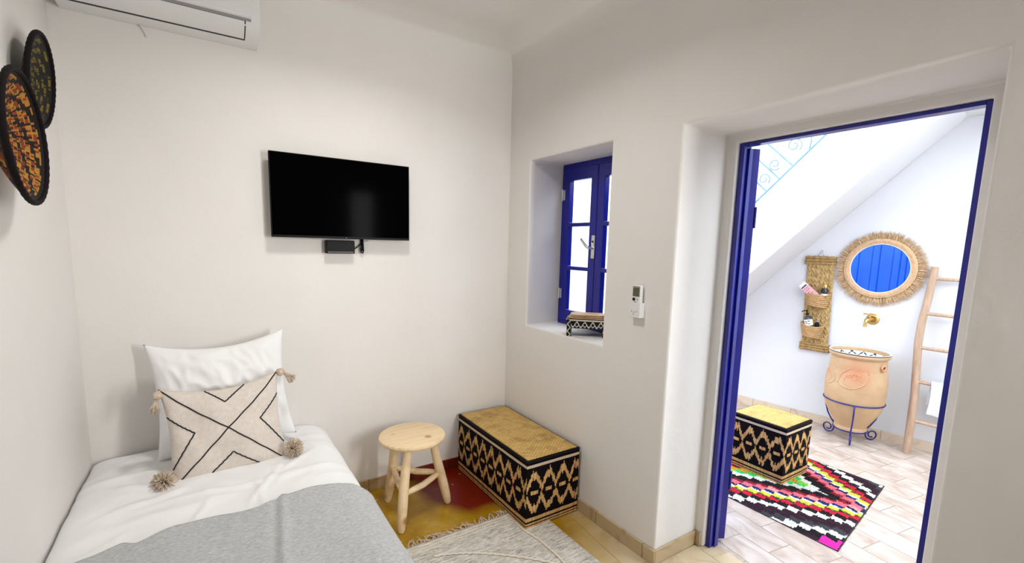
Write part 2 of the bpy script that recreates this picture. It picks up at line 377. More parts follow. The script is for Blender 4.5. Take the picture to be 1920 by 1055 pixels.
# ------------------------------------------------------------------ window beside the corner
win = thing('window_1', None, None, (0, 0, 0), kind='structure')
fx0, fx1 = .27, .33
fr = cells([fx0, fx1], [WY1, WY1+.04, WY0-.025, WY0], [WZ0, WZ0+.03, WZ1-.035, WZ1], lambda x, y, z: not (WY1+.04 < y < WY0-.025 and WZ0+.03 < z < WZ1-.035))
fr.build('window_frame', M['blue_sash'], win, bevel=.004)
def sash(yl, yr, handle):
    hy, hs = (yl, 1) if handle else (yr, -1)
    z0, z1 = WZ0+.032, WZ1-.037; st = .06; hz = (z1-z0)
    rails = [z0+.07, z1-.075]; inner = rails[1]-rails[0]; b1 = rails[0]+inner/3; b2 = rails[0]+2*inner/3
    zz = [z0, rails[0], b1-.012, b1+.012, b2-.012, b2+.012, rails[1], z1]
    def s_(x, y, z):
        if yr+st < y < yl-st:
            for a, b in ((rails[0], b1-.012), (b1+.012, b2-.012), (b2+.012, rails[1])):
                if a < z < b: return False
        return True
    o = cells([fx0-.012, fx0+.028], [yr, yr+st, yl-st, yl], zz, s_).build('window_sash', M['blue_sash'], win, bevel=.005, seg=2)
    for a, b in ((rails[0], b1-.012), (b1+.012, b2-.012), (b2+.012, rails[1])):
        MB().box((fx0+.006, yr+st-.002, a-.002), (fx0+.010, yl-st+.002, b+.002)).build('glass_pane', M['glass'], o, smooth=0)
    for hzz in (z0+.14, z1-.2):
        MB().tube([(fx0-.016, hy+.006*hs, hzz), (fx0-.016, hy+.006*hs, hzz+.075)], .008, 10).box((fx0-.014, hy-.02 if hs > 0 else hy-.006, hzz+.005), (fx0-.010, hy+.006 if hs > 0 else hy+.02, hzz+.07)).build('hinge', M['steel'], o)
    if handle:
        yc = yr+.012; zc = 1.535
        h = MB().box((fx0-.019, yc-.014, zc-.07), (fx0-.012, yc+.016, zc+.075)).build('handle_plate', M['steel'], o, bevel=.003)
        MB().tube([(fx0-.018, yc+.002, zc-.005), (fx0-.05, yc+.002, zc-.005), (fx0-.056, yc+.018, zc+.004), (fx0-.05, yc+.075, zc+.050)], [.009, .009, .009, .008], 10).build('handle_lever', M['steel'], o, smooth=60)
        MB().tube([(fx0-.0185, yc+.001, zc+.035), (fx0-.021, yc+.001, zc+.035)], .006, 12).build('handle_lock', M['black_plastic'], o)
    return o
mid = (WY0-.028+WY1+.042)/2
sash(WY0-.028, mid, True); 
sash(mid-.002, WY1+.042, False)
# added sash window, unseen behind the camera, standing in as source of the fill
w2 = thing('added_window', None, None, kind='structure')
cells([.24, .29], [VY1, VY1+.05, (VY0+VY1)/2-.03, (VY0+VY1)/2+.03, VY0-.05, VY0], [VZ0, VZ0+.05, VZ1-.05, VZ1], lambda x, y, z: not ((VY1+.05 < y < (VY0+VY1)/2-.03 or (VY0+VY1)/2+.03 < y < VY0-.05) and VZ0+.05 < z < VZ1-.05)).build('window_frame', M['blue_sash'], w2, bevel=.004)
MB().box((.262, VY1+.045, VZ0+.045), (.266, VY0-.045, VZ1-.045)).build('glass_pane', M['glass'], w2, smooth=0)

# ------------------------------------------------------------------ door
door = thing('door_1', None, None, kind='structure')
FX0, FX1, FZ = .352, .41, 2.030
def frame_prof():
    m = MB()
    m.box((FX0, IY0-.024, 0), (FX1, IY0, FZ)).box((FX0+.03, IY0-.034, 0), (FX1, IY0-.024, FZ-.02))
    m.box((FX0, IY1, 0), (FX1, IY1+.020, FZ)).box((FX0+.03, IY1+.020, 0), (FX1, IY1+.024, FZ-.02))
    m.box((FX0, IY1+.02, FZ-.013), (FX1-.01, IY0-.024, FZ))
    return m
frame_prof().build('door_frame', M['blue'], door, bevel=.003, weld=False)
leaf = bpy.data.objects.new('door_leaf', None); COL.objects.link(leaf); leaf.parent = door
LW = .80; ANG = radians(147)
# leaf is built closed: hinge at the origin, running to -Y, thickness towards +X
leaf.location = (WT+.012, IY0-.030, .025); leaf.rotation_euler = (0, 0, ANG)
lm = MB(); nb = 7
for k in range(nb):
    y0 = -LW*k/nb; y1 = -LW*(k+1)/nb
    lm.box((.006, y1+.002, 0), (.034, y0-.002, 1.99))
lm.build('door_panel', M['blue_leaf'], leaf, bevel=.004, weld=False)
bt = MB()
for k in (1, 3, 5): bt.box((-.006, -LW*k/nb-.03, .05), (.006, -LW*k/nb+.008, 1.94))
for z in (.0, 1.89): bt.box((-.006, -LW, z), (.006, 0, z+.1))
bt.box((-.006, -.075, .1), (.006, 0, 1.89))
bt.build('door_batten', M['blue_leaf'], leaf, bevel=.003, weld=False)
MB().box((-.002, -.0001, 0), (.036, .012, 1.99)).build('door_edge', M['blue'], leaf, bevel=.003)
for z in (.28, 1.62):
    MB().tube([(-.004, .012, z), (-.004, .012, z+.10)], .006, 10).build('hinge', M['blue'], leaf)

# ------------------------------------------------------------------ patio
FWR = atan2(-1/sqrt(1.0225), .15/sqrt(1.0225))   # frame of the far wall: local X along it to the right, Y into it
LL = sqrt(1.0225); TV_ = Vector((.15/LL, -1/LL, 0)); NV = Vector((-1/LL, -.15/LL, 0)); OW = Vector((2.70, 0, 0))
def FW(t, n, z=0): return OW+TV_*t+NV*n+Vector((0, 0, z))
tag(MB().box((.40, -5.0, -.1), (3.6, 2.2, 0)).build('patio_floor', M['patio_floor'], smooth=0), kind='structure')
def fw_struct(name, m): o = m; o.location = OW; o.rotation_euler = (0, 0, FWR); return tag(o, kind='structure')
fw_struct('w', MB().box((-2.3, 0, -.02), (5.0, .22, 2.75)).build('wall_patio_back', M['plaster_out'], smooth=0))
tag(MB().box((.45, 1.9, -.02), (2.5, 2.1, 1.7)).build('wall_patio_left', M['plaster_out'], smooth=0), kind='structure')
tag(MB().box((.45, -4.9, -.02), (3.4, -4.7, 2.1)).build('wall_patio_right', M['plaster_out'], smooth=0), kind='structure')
fw_struct('b', MB().box((-2.2, -.012, 0), (4.9, 0, .078)).build('baseboard_patio', M['base_patio'], bevel=.002))
# staircase against the far wall
def stairs():
    m = MB(); sl = 1.035; z_at = lambda t: 1.504+sl*(t-.593)
    t0 = .593-1.504/sl; t1 = 1.60; th = .60
    mt = Matrix(((1, 0, 0, 0), (0, 0, -1, 0), (0, 1, 0, 0), (0, 0, 0, 1)))   # poly (t,z), depth -> -Y
    top = lambda t: z_at(t)+th
    par = [(t0, 0), (t1, z_at(t1)), (3.6, z_at(t1)), (3.6, top(t1)+.02), (t1, top(t1)), (t0-.15, top(t0-.15)), (t0-.15, 0)]
    m.prism(par, .56, .65, mt)
    st = [(t0, 0), (t1, z_at(t1)), (3.6, z_at(t1)), (3.6, z_at(t1)+.25)]
    nst = 13; rise = (z_at(t1)+.25)/nst; run = rise/sl; t = t1+.02; z = z_at(t1)+.25
    for i in range(nst-1):
        st.append((t, z)); z -= rise; st.append((t, z)); t -= run
    st += [(t, z), (t, 0)]
    m.prism(st, 0.0, .56, mt); return m
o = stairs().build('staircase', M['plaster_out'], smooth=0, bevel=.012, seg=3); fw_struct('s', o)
# plaster frieze under the landing
fz = MB().box((1.70, -.03, 2.45), (3.0, 0, 2.475))
for k in range(9):
    t = 1.76+k*.12; fz.tube([(t+.045*cos(a)*(.4+.6*a/6), -.012, 2.515+.03*sin(a)*(.4+.6*a/6)) for a in [q*.5 for q in range(13)]], .009, 6)
fw_struct('f', fz.build('trim_1', M['plaster_out']))

# wrought-iron railing on the stringer
def railing():
    root = thing('stair_railing', 'blue wrought-iron railing, paled to imitate glare, with scrolls on the staircase parapet', 'railing', OW, FWR)
    sl = 1.035; base = lambda t: 1.504+sl*(t-.593)+.60+.028
    yy = -.605; d = Vector((1, 0, sl)).normalized(); up = Vector((-sl, 0, 1)).normalized()
    P0 = Vector((-.6, yy, base(-.6))); P1 = Vector((1.5, yy, base(1.5)))
    MB().tube([P0, P1], .011, 8).build('bottom_rail', M['blue_rail'], root)
    hgt = .42
    MB().tube([P0+up*hgt, P1+up*hgt], .014, 8).build('top_rail', M['blue_rail'], root)
    Lr = (P1-P0).length; s = (Vector((.498, yy, base(.498)))-P0).length % .56; 
    s0 = s
    def scroll(c, r, turns, a0, sgn):
        pts = []
        for q in range(22):
            a = a0+sgn*turns*2*pi*q/21; rad = r*(1-.75*q/21); pts.append(c+d*cos(a)*rad+up*sin(a)*rad)
        return pts
    while s < Lr-.1:
        for k in range(3):
            q = P0+d*(s+k*.13)
            if (q-P0).length < Lr: MB().tube([q, q+up*hgt], .0075, 8).build('baluster', M['blue_rail'], root)
        for (off, h1, sg) in ((.052, .075, 1), (.185, .10, -1)):
            c = P0+d*(s+off)+up*(h1+.02)
            MB().tube(scroll(c, .05, 1.3, -pi/2, sg), .005, 6).build('scroll', M['blue_rail'], root)
        c = P0+d*(s+.40); 
        cr = [c+up*hgt*(q/20)+d*.10*sin(pi*q/20*2) for q in range(21)]
        MB().tube(cr, .006, 6).build('scroll', M['blue_rail'], root)
        MB().tube(scroll(c+up*.12-d*.03, .06, 1.4, -pi/2, 1), .005, 6).build('scroll', M['blue_rail'], root)
        MB().tube(scroll(c+up*.30+d*.04, .06, 1.4, pi/2, -1), .005, 6).build('scroll', M['blue_rail'], root)
        s += .56
railing()

# ------------------------------------------------------------------ bed
BX0, BX1, BY0, BY1 = -2.238, -1.235, -.012, -1.99
def bump1(v, c, w): return exp(-((v-c)/w)**2)
def duv(x, y, folds=True):
    # smooth puffed height of the made bed's top
    z = .515+.012*noise.noise(Vector((x*2.2, y*2.2, 1.3)))+.010*noise.noise(Vector((x*5, y*4, 4.1)))
    dl = min(1, max(0, (x-BX0)/.10)); dr = min(1, max(0, (BX1-x)/.13)); db = min(1, max(0, (BY0-y)/.07))
    z -= .035*(1-sqrt(max(0, 1-(1-dl)**2)))+.10*(1-sqrt(max(0, 1-(1-dr)**2)))+.03*(1-sqrt(max(0, 1-(1-db)**2)))
    z += .006*bump1(x, -1.7, .25)
    if folds:
        for (cx, cy, ang, ln, w, h) in FOLDS:
            dx, dy = x-cx, y-cy; s = dx*cos(ang)+dy*sin(ang); q = -dx*sin(ang)+dy*cos(ang)+.012*sin(s*14)
            z += h*exp(-(q/w)**2)*exp(-(s/ln)**4)
        z += .0035*(1-abs(noise.noise(Vector((x*7+y*3, y*9-x*2, .7))))*3)*max(0, min(1, (y+1.0)/.3))
    return z
FOLDS = [(-1.83, -.80, 1.35, .12, .009, .010), (-1.60, -.66, 1.2, .16, .011, .010), (-1.62, -.74, 1.7, .12, .010, .008), (-2.0, -.58, .5, .16, .02, .008),
         (-1.95, -.72, .2, .2, .03, .008), (-1.42, -.62, .3, .14, .022, .009), (-1.36, -.35, -.6, .12, .018, .010), (-2.08, -.32, .15, .14, .022, .010),
         (-1.5, -.85, -.2, .15, .018, .007), (-2.1, -.86, .9, .1, .018, .007), (-1.45, -.5, .9, .10, .012, .008), (-1.75, -.62, .05, .25, .02, .008), (-2.02, -.45, -.3, .12, .015, .008)]
bed = thing('bed', 'single bed along the left wall under a white duvet and grey blanket', 'bed', (-1.74, -1.0, 0))
def B(o): o.location = Vector(o.location)-Vector((-1.74, -1.0, 0)); return o
B(MB().box((-2.225, -1.98, .12), (-1.265, -.03, .26)).build('bed_base', M['pine'], bed, bevel=.01))
B(MB().box((-2.225, -1.98, .26), (-1.265, -.03, .455)).build('mattress', M['bedding'], bed, bevel=.04, seg=4))
for x in (-2.18, -1.31):
    for y in (-1.92, -.1): B(MB().tube([(x, y, 0), (x, y, .12)], [.022, .03], 12).build('leg', M['pine'], bed))
def duvet():
    m = MB(); nx, ny = 120, 200
    def fn(u, v):
        y = BY0+(BY1-BY0)*v
        # parameter runs over the top and then down the open side
        tot = (BX1-BX0)+.22; s = u*tot
        if s <= BX1-BX0:
            x = BX0+s; return Vector((x, y, duv(x, y)))
        d = s-(BX1-BX0); z0 = duv(BX1, y)
        return Vector((BX1+.006*sin(y*9)*d*8+.004, y, z0-d))
    m.grid(nx, ny, fn); return m
o = duvet().build('duvet', M['bedding'], smooth=180, solid=.012)
tag(o, 'plain white cotton duvet spread over the single bed', 'duvet')
# blanket
BE = [(-2.2375, -.97), (-2.111, -.925), (-2.032, -.887), (-1.992, -.917), (-1.892, -.868), (-1.772, -.855), (-1.643, -.873), (-1.557, -.844), (-1.458, -.829), (-1.304, -.857), (-1.262, -.887), (-1.235, -.90)]
BE[0] = (-2.225, -.97)
def bedge(x):
    for (a, b), (c, d) in zip(BE, BE[1:]):
        if a <= x <= c:
            t = (x-a)/(c-a); t = t*t*(3-2*t)*.5+t*.5; return b+(d-b)*t
    return BE[-1][1]
def blanket():
    m = MB()
    def fn(u, v):
        tot = (BX1+2.225)+.26; s = u*tot; d = max(0, s-(BX1+2.225)); x = min(BX1, -2.225+s)
        ye = bedge(x); y = ye+(BY1+.02-ye)*v
        z = duv(x, y, False)+.0185+.004*noise.noise(Vector((x*8, y*8, 3)))+.005*exp(-v*25)
        # pressed fold line running down the blanket
        xf = -1.557+(.10)*(y+.844)/(-.3)*-.35; z += .008*exp(-((x-xf)/.012)**2)-.006*exp(-((x-xf+.022)/.016)**2)
        if d > 0: return Vector((BX1+.0185+.01*d, y, z-d))
        return Vector((x+.0185*max(0, (x-BX1+.1)/.1), y, z))
    m.grid(150, 150, fn); return m
o = blanket().build('blanket', M['blanket'], smooth=180, solid=.007)
tag(o, 'grey wool blanket laid across the white duvet', 'blanket')

# pillow and cushion: two puffed sheets with drawn-out corners
def puff(m, w, h, th, fn3, n=48, ear=.06, wr=.0, seed=0, sag=0.0, ears=(1, 1, 1, 1)):
    def sh(u, v, side):
        a, b = 2*u-1, 2*v-1
        ed = (1-abs(a)**2.4)*(1-abs(b)**2.4); t = max(0, ed)**.55*th/2
        pin = 1-ear*(1-a*a)*(1 if abs(b) > 0 else 0)*abs(b)**3; pin2 = 1-ear*(1-b*b)*abs(a)**3
        x = a*w/2*pin2; z = b*h/2*pin
        if b > 0: z -= sag*(1-a*a)*b
        nn = noise.noise(Vector((a*2.2+seed, b*2.2, seed*1.7)))*.02*min(1, ed*3)
        wk = wr*(1-abs(noise.noise(Vector((a*5+seed, b*3+a*2, 2))))*2.2)*min(1, ed*4)
        y = side*(t+(nn+wk)*(t/(th/2+1e-6)))
        return fn3(x, y, z)
    m.grid(n, n, lambda u, v: sh(u, v, -1)); m.grid(n, n, lambda u, v: sh(u, v, 1)); return m
# white pillow leaning on the back wall
def pil3(x, y, z):
    t = radians(-12); return Vector((x, y*cos(t)-z*sin(t), y*sin(t)+z*cos(t)))
m = MB(); puff(m, .575, .54, .15, lambda x, y, z: Vector((x, y, z)), 72, .10, .011, 3, .030)
o = m.build('pillow', M['bedding'], smooth=180); o.location = (-1.718, -.165, .80); o.rotation_euler = (radians(-12), radians(-3.5), radians(-2))
tag(o, 'plump white pillow propped upright against the wall on the bed', 'pillow')
# cushion
CW, CH, CT = .465, .435, .14
cush = thing('throw_cushion', 'beige wool cushion with black crossed lines and tassels, leaning on the pillow', 'cushion', (-1.717, -.365, .690))
cush.rotation_euler = (radians(-17), radians(-2.5), radians(3))
m = MB(); puff(m, CW, CH, CT, lambda x, y, z: Vector((x, y, z)), 48, .10, 0.0, 9, .024)
ccover = m.build('cushion_cover', M['cushion'], cush, smooth=180)
def cush_pt(a, b):
    ed = (1-abs(a)**2.4)*(1-abs(b)**2.4); t = max(0, ed)**.55*CT/2
    pin = 1-.10*(1-a*a)*abs(b)**3; pin2 = 1-.10*(1-b*b)*abs(a)**3
    x = a*CW/2*pin2; z = b*CH/2*pin
    if b > 0: z -= .024*(1-a*a)*b
    nn = noise.noise(Vector((a*2.2+9, b*2.2, 9*1.7)))*.02*min(1, ed*3)
    return Vector((x, -(t+nn*(t/(CT/2)))-.001, z))
def line(pts, n=26):
    out = []
    for (a, b), (c, d) in zip(pts, pts[1:]):
        for k in range(n):
            t = k/n; out.append(cush_pt(a+(c-a)*t, b+(d-b)*t+.006*sin(40*t)))
    out.append(cush_pt(*pts[-1])); return out
for pts in ([(-.97, .97), (.97, -.97)], [(.97, .97), (-.97, -.97)], [(-.30, .985), (0.0, .60), (.36, .985)], [(-.985, .42), (-.53, .03), (-.985, -.62)],
            [(.985, .50), (.55, .06), (.985, -.55)], [(-.46, -.985), (0.03, -.50), (.52, -.985)], [(-.6, -.965), (.9, -.955)]):
    MB().tube(line(pts), .0028, 6).build('embroidered_line', M['yarn'], ccover, smooth=180)
def tassel(loc, d, ball):
    d = Vector(d).normalized(); m = MB(); base = Vector(loc)
    m.tube([base-d*.005, base+d*.01, base+d*.022, base+d*.032], [.008, .019, .020, .010], 12)
    rnd = random.Random(int(loc[0]*1000+loc[2]*100))
    n = 230 if ball else 110
    for k in range(n):
        if ball:
            v = Vector((rnd.gauss(0, 1), rnd.gauss(0, 1), rnd.gauss(0, 1))).normalized()
            if v.dot(d) < -.45: v = -v
            c = base+d*.044; e = c+v*rnd.uniform(.038, .050)
            m.tube([c+v*.008, (c+e)/2+Vector((0, 0, .001)), e], [.0022, .0026, .0016], 4)
        else:
            v = (d+Vector((rnd.uniform(-.45, .45), rnd.uniform(-.45, .45), rnd.uniform(-.45, .45)-.45))).normalized()
            c = base+d*.03; e = c+v*rnd.uniform(.042, .058)+Vector((0, 0, -.008))
            m.tube([c, (c+e)/2, e], [.003, .0026, .0016], 4)
    m.build('tassel', M['tassel'], cush, smooth=180)
tassel((-CW/2+.004, 0, CH/2-.012), (-.35, -.2, -1), False); tassel((CW/2-.004, 0, CH/2-.006), (.8, -.1, -.35), False)
tassel((-CW/2+.026, -.03, -CH/2+.045), (-.75, -.5, .25), True); tassel((CW/2-.022, -.03, -CH/2+.045), (.7, -.6, .30), True)

# ------------------------------------------------------------------ stool
stool = thing('stool', 'round pale pine three-legged stool beside the bed', 'stool', (-.825, -.315, 0))
m = MB(); pr = [(.0, .418), (.165, .418), (.180, .424), (.187, .436), (.185, .446), (.176, .451), (0, .451)]
m.lathe(pr, 56); m.build('seat', M['pine'], stool, smooth=35)
feet = [(-.105, .135), (.195, -.06), (-.145, -.195)]; tops = [(-.065, .085), (.110, -.03), (-.06, -.095)]
def legpt(i, z):
    t = 1-z/.42; return Vector((tops[i][0]+(feet[i][0]-tops[i][0])*t, tops[i][1]+(feet[i][1]-tops[i][1])*t, z))
for i in range(3):
    pts = [legpt(i, z)+Vector((.004*sin(z*12+i), .004*cos(z*9+i), 0)) for z in (0.0, .012, .05, .12, .2, .28, .36, .418)]
    MB().tube(pts, [.015, .021, .025, .027, .027, .026, .024, .023], 14).build('leg', M['pine'], stool, smooth=60)
for a, b, za, zb in ((0, 2, .235, .185), (2, 1, .185, .20), (1, 0, .2, .225)):
    p, q = legpt(a, za), legpt(b, zb); mdp = (p+q)/2+Vector((0, 0, -.012))
    MB().tube([p, p.lerp(mdp, .5), mdp, mdp.lerp(q, .5), q], [.012, .017, .018, .017, .012], 12).build('stretcher', M['pine'], stool, smooth=60)

# ------------------------------------------------------------------ woven reed ottomans
DARK, TAN = (.005, .003, .0045), S(200, 160, 104)
def ikat(u, v, L_, seed, jit, period):
    """colour of the reed at u (m) along the side, v 0..1 up"""
    reed = floor(u/.0052); rnd = random.Random(reed*31+seed); j = (rnd.random()-.5)*.05; tn = .75+.5*rnd.random()
    c = tuple(x*tn for x in TAN)
    if .6 < rnd.random() < .68: c = tuple(x*y for x, y in zip(c, (1.15, .75, .7)))
    if v < .022: return c
    if v < .05: return DARK
    if v < .075: return c
    if v < .095: return DARK
    if v < .155: return c
    if v < .20: return DARK
    if v > .93: return (S(206, 186, 160) if v < .965 else DARK)
    if v > .90: return DARK
    w = u/period; f = w-floor(w); T = 1-abs(2*f-1)   # 1 at the diamond's middle
    T2 = T if T < .8 else .8-(T-.8)*.9               # notch that makes the M shapes
    up = .60+.27*T2+j; lo = .48-.27*T2+j
    if abs(v-up) < .058 or abs(v-lo) < .058: return c
    if abs(v-.54+j*.2) < .028 and abs(f-.5) < .23: return c
    if v > up+.052 and T > .72 and v < up+.12+j: return c if rnd.random() < .25 else DARK
    return DARK
def m_matting():
    m, nt, b = new_mat('woven_straw_matting'); v = objco(nt)
    br = mk(nt, 'ShaderNodeTexBrick'); br.inputs['Scale'].default_value = 1; br.inputs['Brick Width'].default_value = .026; br.inputs['Row Height'].default_value = .0105
    br.inputs['Mortar Size'].default_value = .0016; br.inputs['Mortar Smooth'].default_value = .6
    br.inputs['Color1'].default_value = (*S(230, 198, 124), 1); br.inputs['Color2'].default_value = (*S(214, 174, 96), 1); br.inputs['Mortar'].default_value = (*S(112, 76, 24), 1)
    nt.links.new(v, br.inputs['Vector'])
    n = ramp(nt, noise_tex(nt, v, 9, 5, .7), [(.36, (.72, .66, .56)), (.52, (1.06, 1.03, .98))])
    mx = mk(nt, 'ShaderNodeMix', data_type='RGBA', blend_type='MULTIPLY'); mx.inputs[0].default_value = 1
    nt.links.new(br.outputs['Color'], mx.inputs[6]); nt.links.new(n, mx.inputs[7]); nt.links.new(mx.outputs[2], b.inputs['Base Color'])
    b.inputs['Roughness'].default_value = .55
    inv = mk(nt, 'ShaderNodeMath', operation='SUBTRACT'); inv.inputs[0].default_value = 1; nt.links.new(br.outputs['Fac'], inv.inputs[1])
    add_bump(nt, b, inv.outputs[0], .8, .003); return m
M['matting'] = m_matting()
M['reed_black'] = mat('black_dyed_reed', (.006, .004, .005), (.010, .007, .008), 60, .7, .5, 200, spec=.12)
def ottoman(label, x0, x1, y0, y1, h, seed, zb, period, n4=.0052):
    cx, cy = (x0+x1)/2, (y0+y1)/2; a, b = (x1-x0)/2, (y1-y0)/2
    root = thing('ottoman', label, 'ottoman', (cx, cy, zb), group='woven reed ottomans')
    m = MB(); hb = h-.018
    for (p, q) in (((-a, -b), (a, -b)), ((a, -b), (a, b)), ((a, b), (-a, b)), ((-a, b), (-a, -b))):
        L_ = sqrt((q[0]-p[0])**2+(q[1]-p[1])**2); nu = max(4, int(L_/n4)); nrm = Vector((q[1]-p[1], -(q[0]-p[0]), 0)).normalized()
        def fn(u, v, p=p, q=q, nrm=nrm, L_=L_):
            bul = .006*sin(pi*v)*min(1, u*8, (1-u)*8)+.002*noise.noise(Vector((u*9, v*5, seed)))*min(1, u*8, (1-u)*8)
            return Vector((p[0]+(q[0]-p[0])*u, p[1]+(q[1]-p[1])*u, v*hb))+nrm*bul
        m.grid(nu, 70, fn, lambda u, v, L_=L_: ikat(u*L_, v, L_, seed, 0, period))
    m.add([(-a, -b, 0), (a, -b, 0), (a, b, 0), (-a, b, 0)], [(0, 1, 2, 3)], [DARK]); m.add([(-a, -b, hb), (a, -b, hb), (a, b, hb), (-a, b, hb)], [(0, 1, 2, 3)], [DARK])
    m.build('woven_body', M['attr_weave'], root, smooth=50)
    # lid
    MB().box((-a-.003, -b-.003, hb), (a+.003, b+.003, h-.002)).build('lid_edge', M['reed_black'], root, bevel=.006, seg=3)
    def top(u, v):
        x = -a+.009+(2*a-.018)*u; y = -b+.009+(2*b-.018)*v
        return Vector((x, y, h-.0005+.010*(1-abs(2*u-1)**6)*(1-abs(2*v-1)**6)+.0025*min(1, 9*u, 9*(1-u), 9*v, 9*(1-v))*noise.noise(Vector((x*11, y*11, seed)))))
    MB().grid(30, 50, top).build('straw_lid', M['matting'], root, smooth=180, solid=.003)
    return root
ottoman('long black-and-tan woven reed ottoman in the corner beside the stool', -.385, -.018, -.838, -.030, .389, 3, .007, .098)
ottoman('short black-and-tan woven reed ottoman on the colourful rag rug', 1.335, 1.675, -1.322, -.945, .384, 17, .015, .094)

# ------------------------------------------------------------------ grey kilim
rug = thing('kilim_rug', 'grey flat-woven rug with cream lines and knotted fringe beside the bed', 'rug', (-.72, -1.45, 0))
KX0, KX1, KY1, KY0 = -1.18, -.218, -.655, -2.3
def kz(x, y): return .0045+.0012*noise.noise(Vector((x*9, y*9, 0)))
m = MB(); m.grid(60, 90, lambda u, v: Vector((KX0+(KX1-KX0)*u+.72, KY0+(KY1-KY0)*v+1.45, kz(u, v)+.001)))
m.build('rug_weave', M['kilim'], rug, smooth=180, solid=.003)
for k in range(3):
    y = KY1-.022-.022*k
    MB().tube([(x+.72, y+1.45+.002*sin(x*30), .0085) for x in [KX0+.005+(KX1-KX0-.01)*i/40 for i in range(41)]], .0028, 6, flat=.8).build('rug_stripe', M['kilim_line'], rug, smooth=180)
MB().tube([(x+.72, y+1.45, .0095) for x, y in ((-.40, -.70), (-.395, -.85), (-.375, -.95), (-.372, -1.1), (-.39, -1.25), (-.44, -1.5))], .006, 6, flat=.7).build('rug_stripe', M['kilim_line'], rug, smooth=180)
bl = []
for i in range(60):
    t = i/59; x = -.90+.50*t; y = -.79-.05*sin(t*2.2)-.33*t*t; bl.append((x+.72, y+1.45+.004*sin(i*1.9), .011))
MB().tube(bl, .0055, 6, flat=.7).build('rug_stripe', M['kilim_line'], rug, smooth=180)
rnd = random.Random(5); fr = MB()
for k in range(60):
    x = KX0+.01+(KX1-.01-KX0)*k/59; pts = [Vector((x+.72, KY1+1.45-.004, .008))]
    dirx = rnd.uniform(-.5, .5); p = pts[0].copy(); 
    for q in range(6):
        dirx += rnd.uniform(-.7, .7); p = p+Vector((dirx*.009, rnd.uniform(.002, .012), rnd.uniform(-.001, .0025))); p.z = max(.004, p.z); pts.append(p.copy())
    fr.tube(pts, [.0045, .004, .0035, .003, .003, .0025, .001], 5)
tag(fr.build('fringe', M['fringe'], rug, smooth=180), kind='stuff')

# ------------------------------------------------------------------ rag rug on the patio
rag = thing('rag_rug', 'multicoloured rag rug in stepped zigzags on the patio floor', 'rug', (1.43, -1.15, 0))
MAG, DRD, ORG, GRN, WHT, BLK, PNK, NVY, YLW, RED, PLM, GRY = (S(225, 40, 160), S(130, 10, 40), S(215, 150, 30), S(60, 205, 100), S(235, 235, 225), S(20, 8, 12),
    S(225, 110, 125), S(22, 44, 110), S(215, 215, 70), S(205, 20, 55), S(45, 16, 32), S(62, 60, 64))
BANDS = {-12: PLM, -11: RED, -10: BLK, -9: MAG, -8: DRD, -7: MAG, -6: DRD, -5: ORG, -4: GRN, -3: WHT, -2: BLK, -1: S(150, 20, 40), 0: PNK, 1: NVY, 2: YLW, 3: RED, 4: BLK, 5: WHT, 6: PLM, 7: PLM, 8: GRY, 9: WHT, 10: BLK, 11: MAG}
def ragcol(x, y, hsh):
    colw = .062; c = floor((-y-.3)/colw); cr = floor((1.80-.3)/colw)
    # rows shift by a fraction from one column to the next, which makes the stepped edge
    apex = 1.47; s = abs(x-apex)/.049+1.75-(cr-c)*.78
    k = int(floor(s)); f = s-k
    cc = BANDS.get(max(-12, min(11, k)), BLK)
    rn = random.Random(k*17+c*131+(1 if x > apex else 0))
    if k >= 11: cc = MAG if c >= cr-1 else (PLM if (c+k) % 2 else GRY)
    if k == 1 and f > .6: cc = WHT
    if k == -1 and f < .5: cc = BLK
    if k in (1, 3) and f < .15: cc = BLK
    if k == 0 and rn.random() < .2: cc = S(235, 150, 150)
    if k == 4 and rn.random() < .15: cc = PLM
    if k == 2 and f > .75: cc = S(90, 110, 50)
    if k == -4 and rn.random() < .3: cc = S(140, 215, 60)
    if k == 9 and rn.random() < .25: cc = GRY
    j = .62+.42*hsh; return tuple(v*j for v in cc)
def ragrug():
    x0, x1 = .905, 1.955; m = MB(); nx, ny = 150, 180
    rn = random.Random(11)
    hs = [[rn.random() for _ in range(ny+2)] for _ in range(nx+2)]
    def pos(u, v):
        x = x0+(x1-x0)*u; yr = -1.825+(-1.682+1.825)*((x-x0)/(x1-x0)); y = yr+(-.28-yr)*v
        return x, y
    def fn(u, v):
        x, y = pos(u, v); e = min(1, 20*u, 20*(1-u), 20*v, 20*(1-v))
        i, j = int(u*nx), int(v*ny); h = hs[i][j]
        ph = (abs(x-1.47)/.049) % 1
        z = .003+e*(.006+.004*abs(sin(pi*ph))+.005*h)
        return Vector((x+(h-.5)*.004-1.43, y+(hs[j % nx][i % ny]-.5)*.004+(.006*noise.noise(Vector((x*25, 0, 0))) if v == 0 else 0)+1.15, z))
    def cf(u, v):
        x, y = pos(u, v); h = hs[int(u*nx)][int(v*ny)]
        return ragcol(x+(h-.5)*.008, y+(h-.5)*.006, h)
    m.grid(nx, ny, fn, cf)
    b = MB()
    return m
ragrug().build('rug_pile', M['attr_rug'], rag, smooth=0)
tmp = MB().add([(.905-1.43, -1.825+1.15, 0), (1.955-1.43, -1.682+1.15, 0), (1.955-1.43, -.28+1.15, 0), (.905-1.43, -.28+1.15, 0), (.905-1.43, -1.825+1.15, .004), (1.955-1.43, -1.682+1.15, .004), (1.955-1.43, -.28+1.15, .004), (.905-1.43, -.28+1.15, .004)],
    [(0, 3, 2, 1), (4, 5, 6, 7), (0, 1, 5, 4), (1, 2, 6, 5), (2, 3, 7, 6), (3, 0, 4, 7)])
tmp.build('rug_backing', M['yarn'], rag)

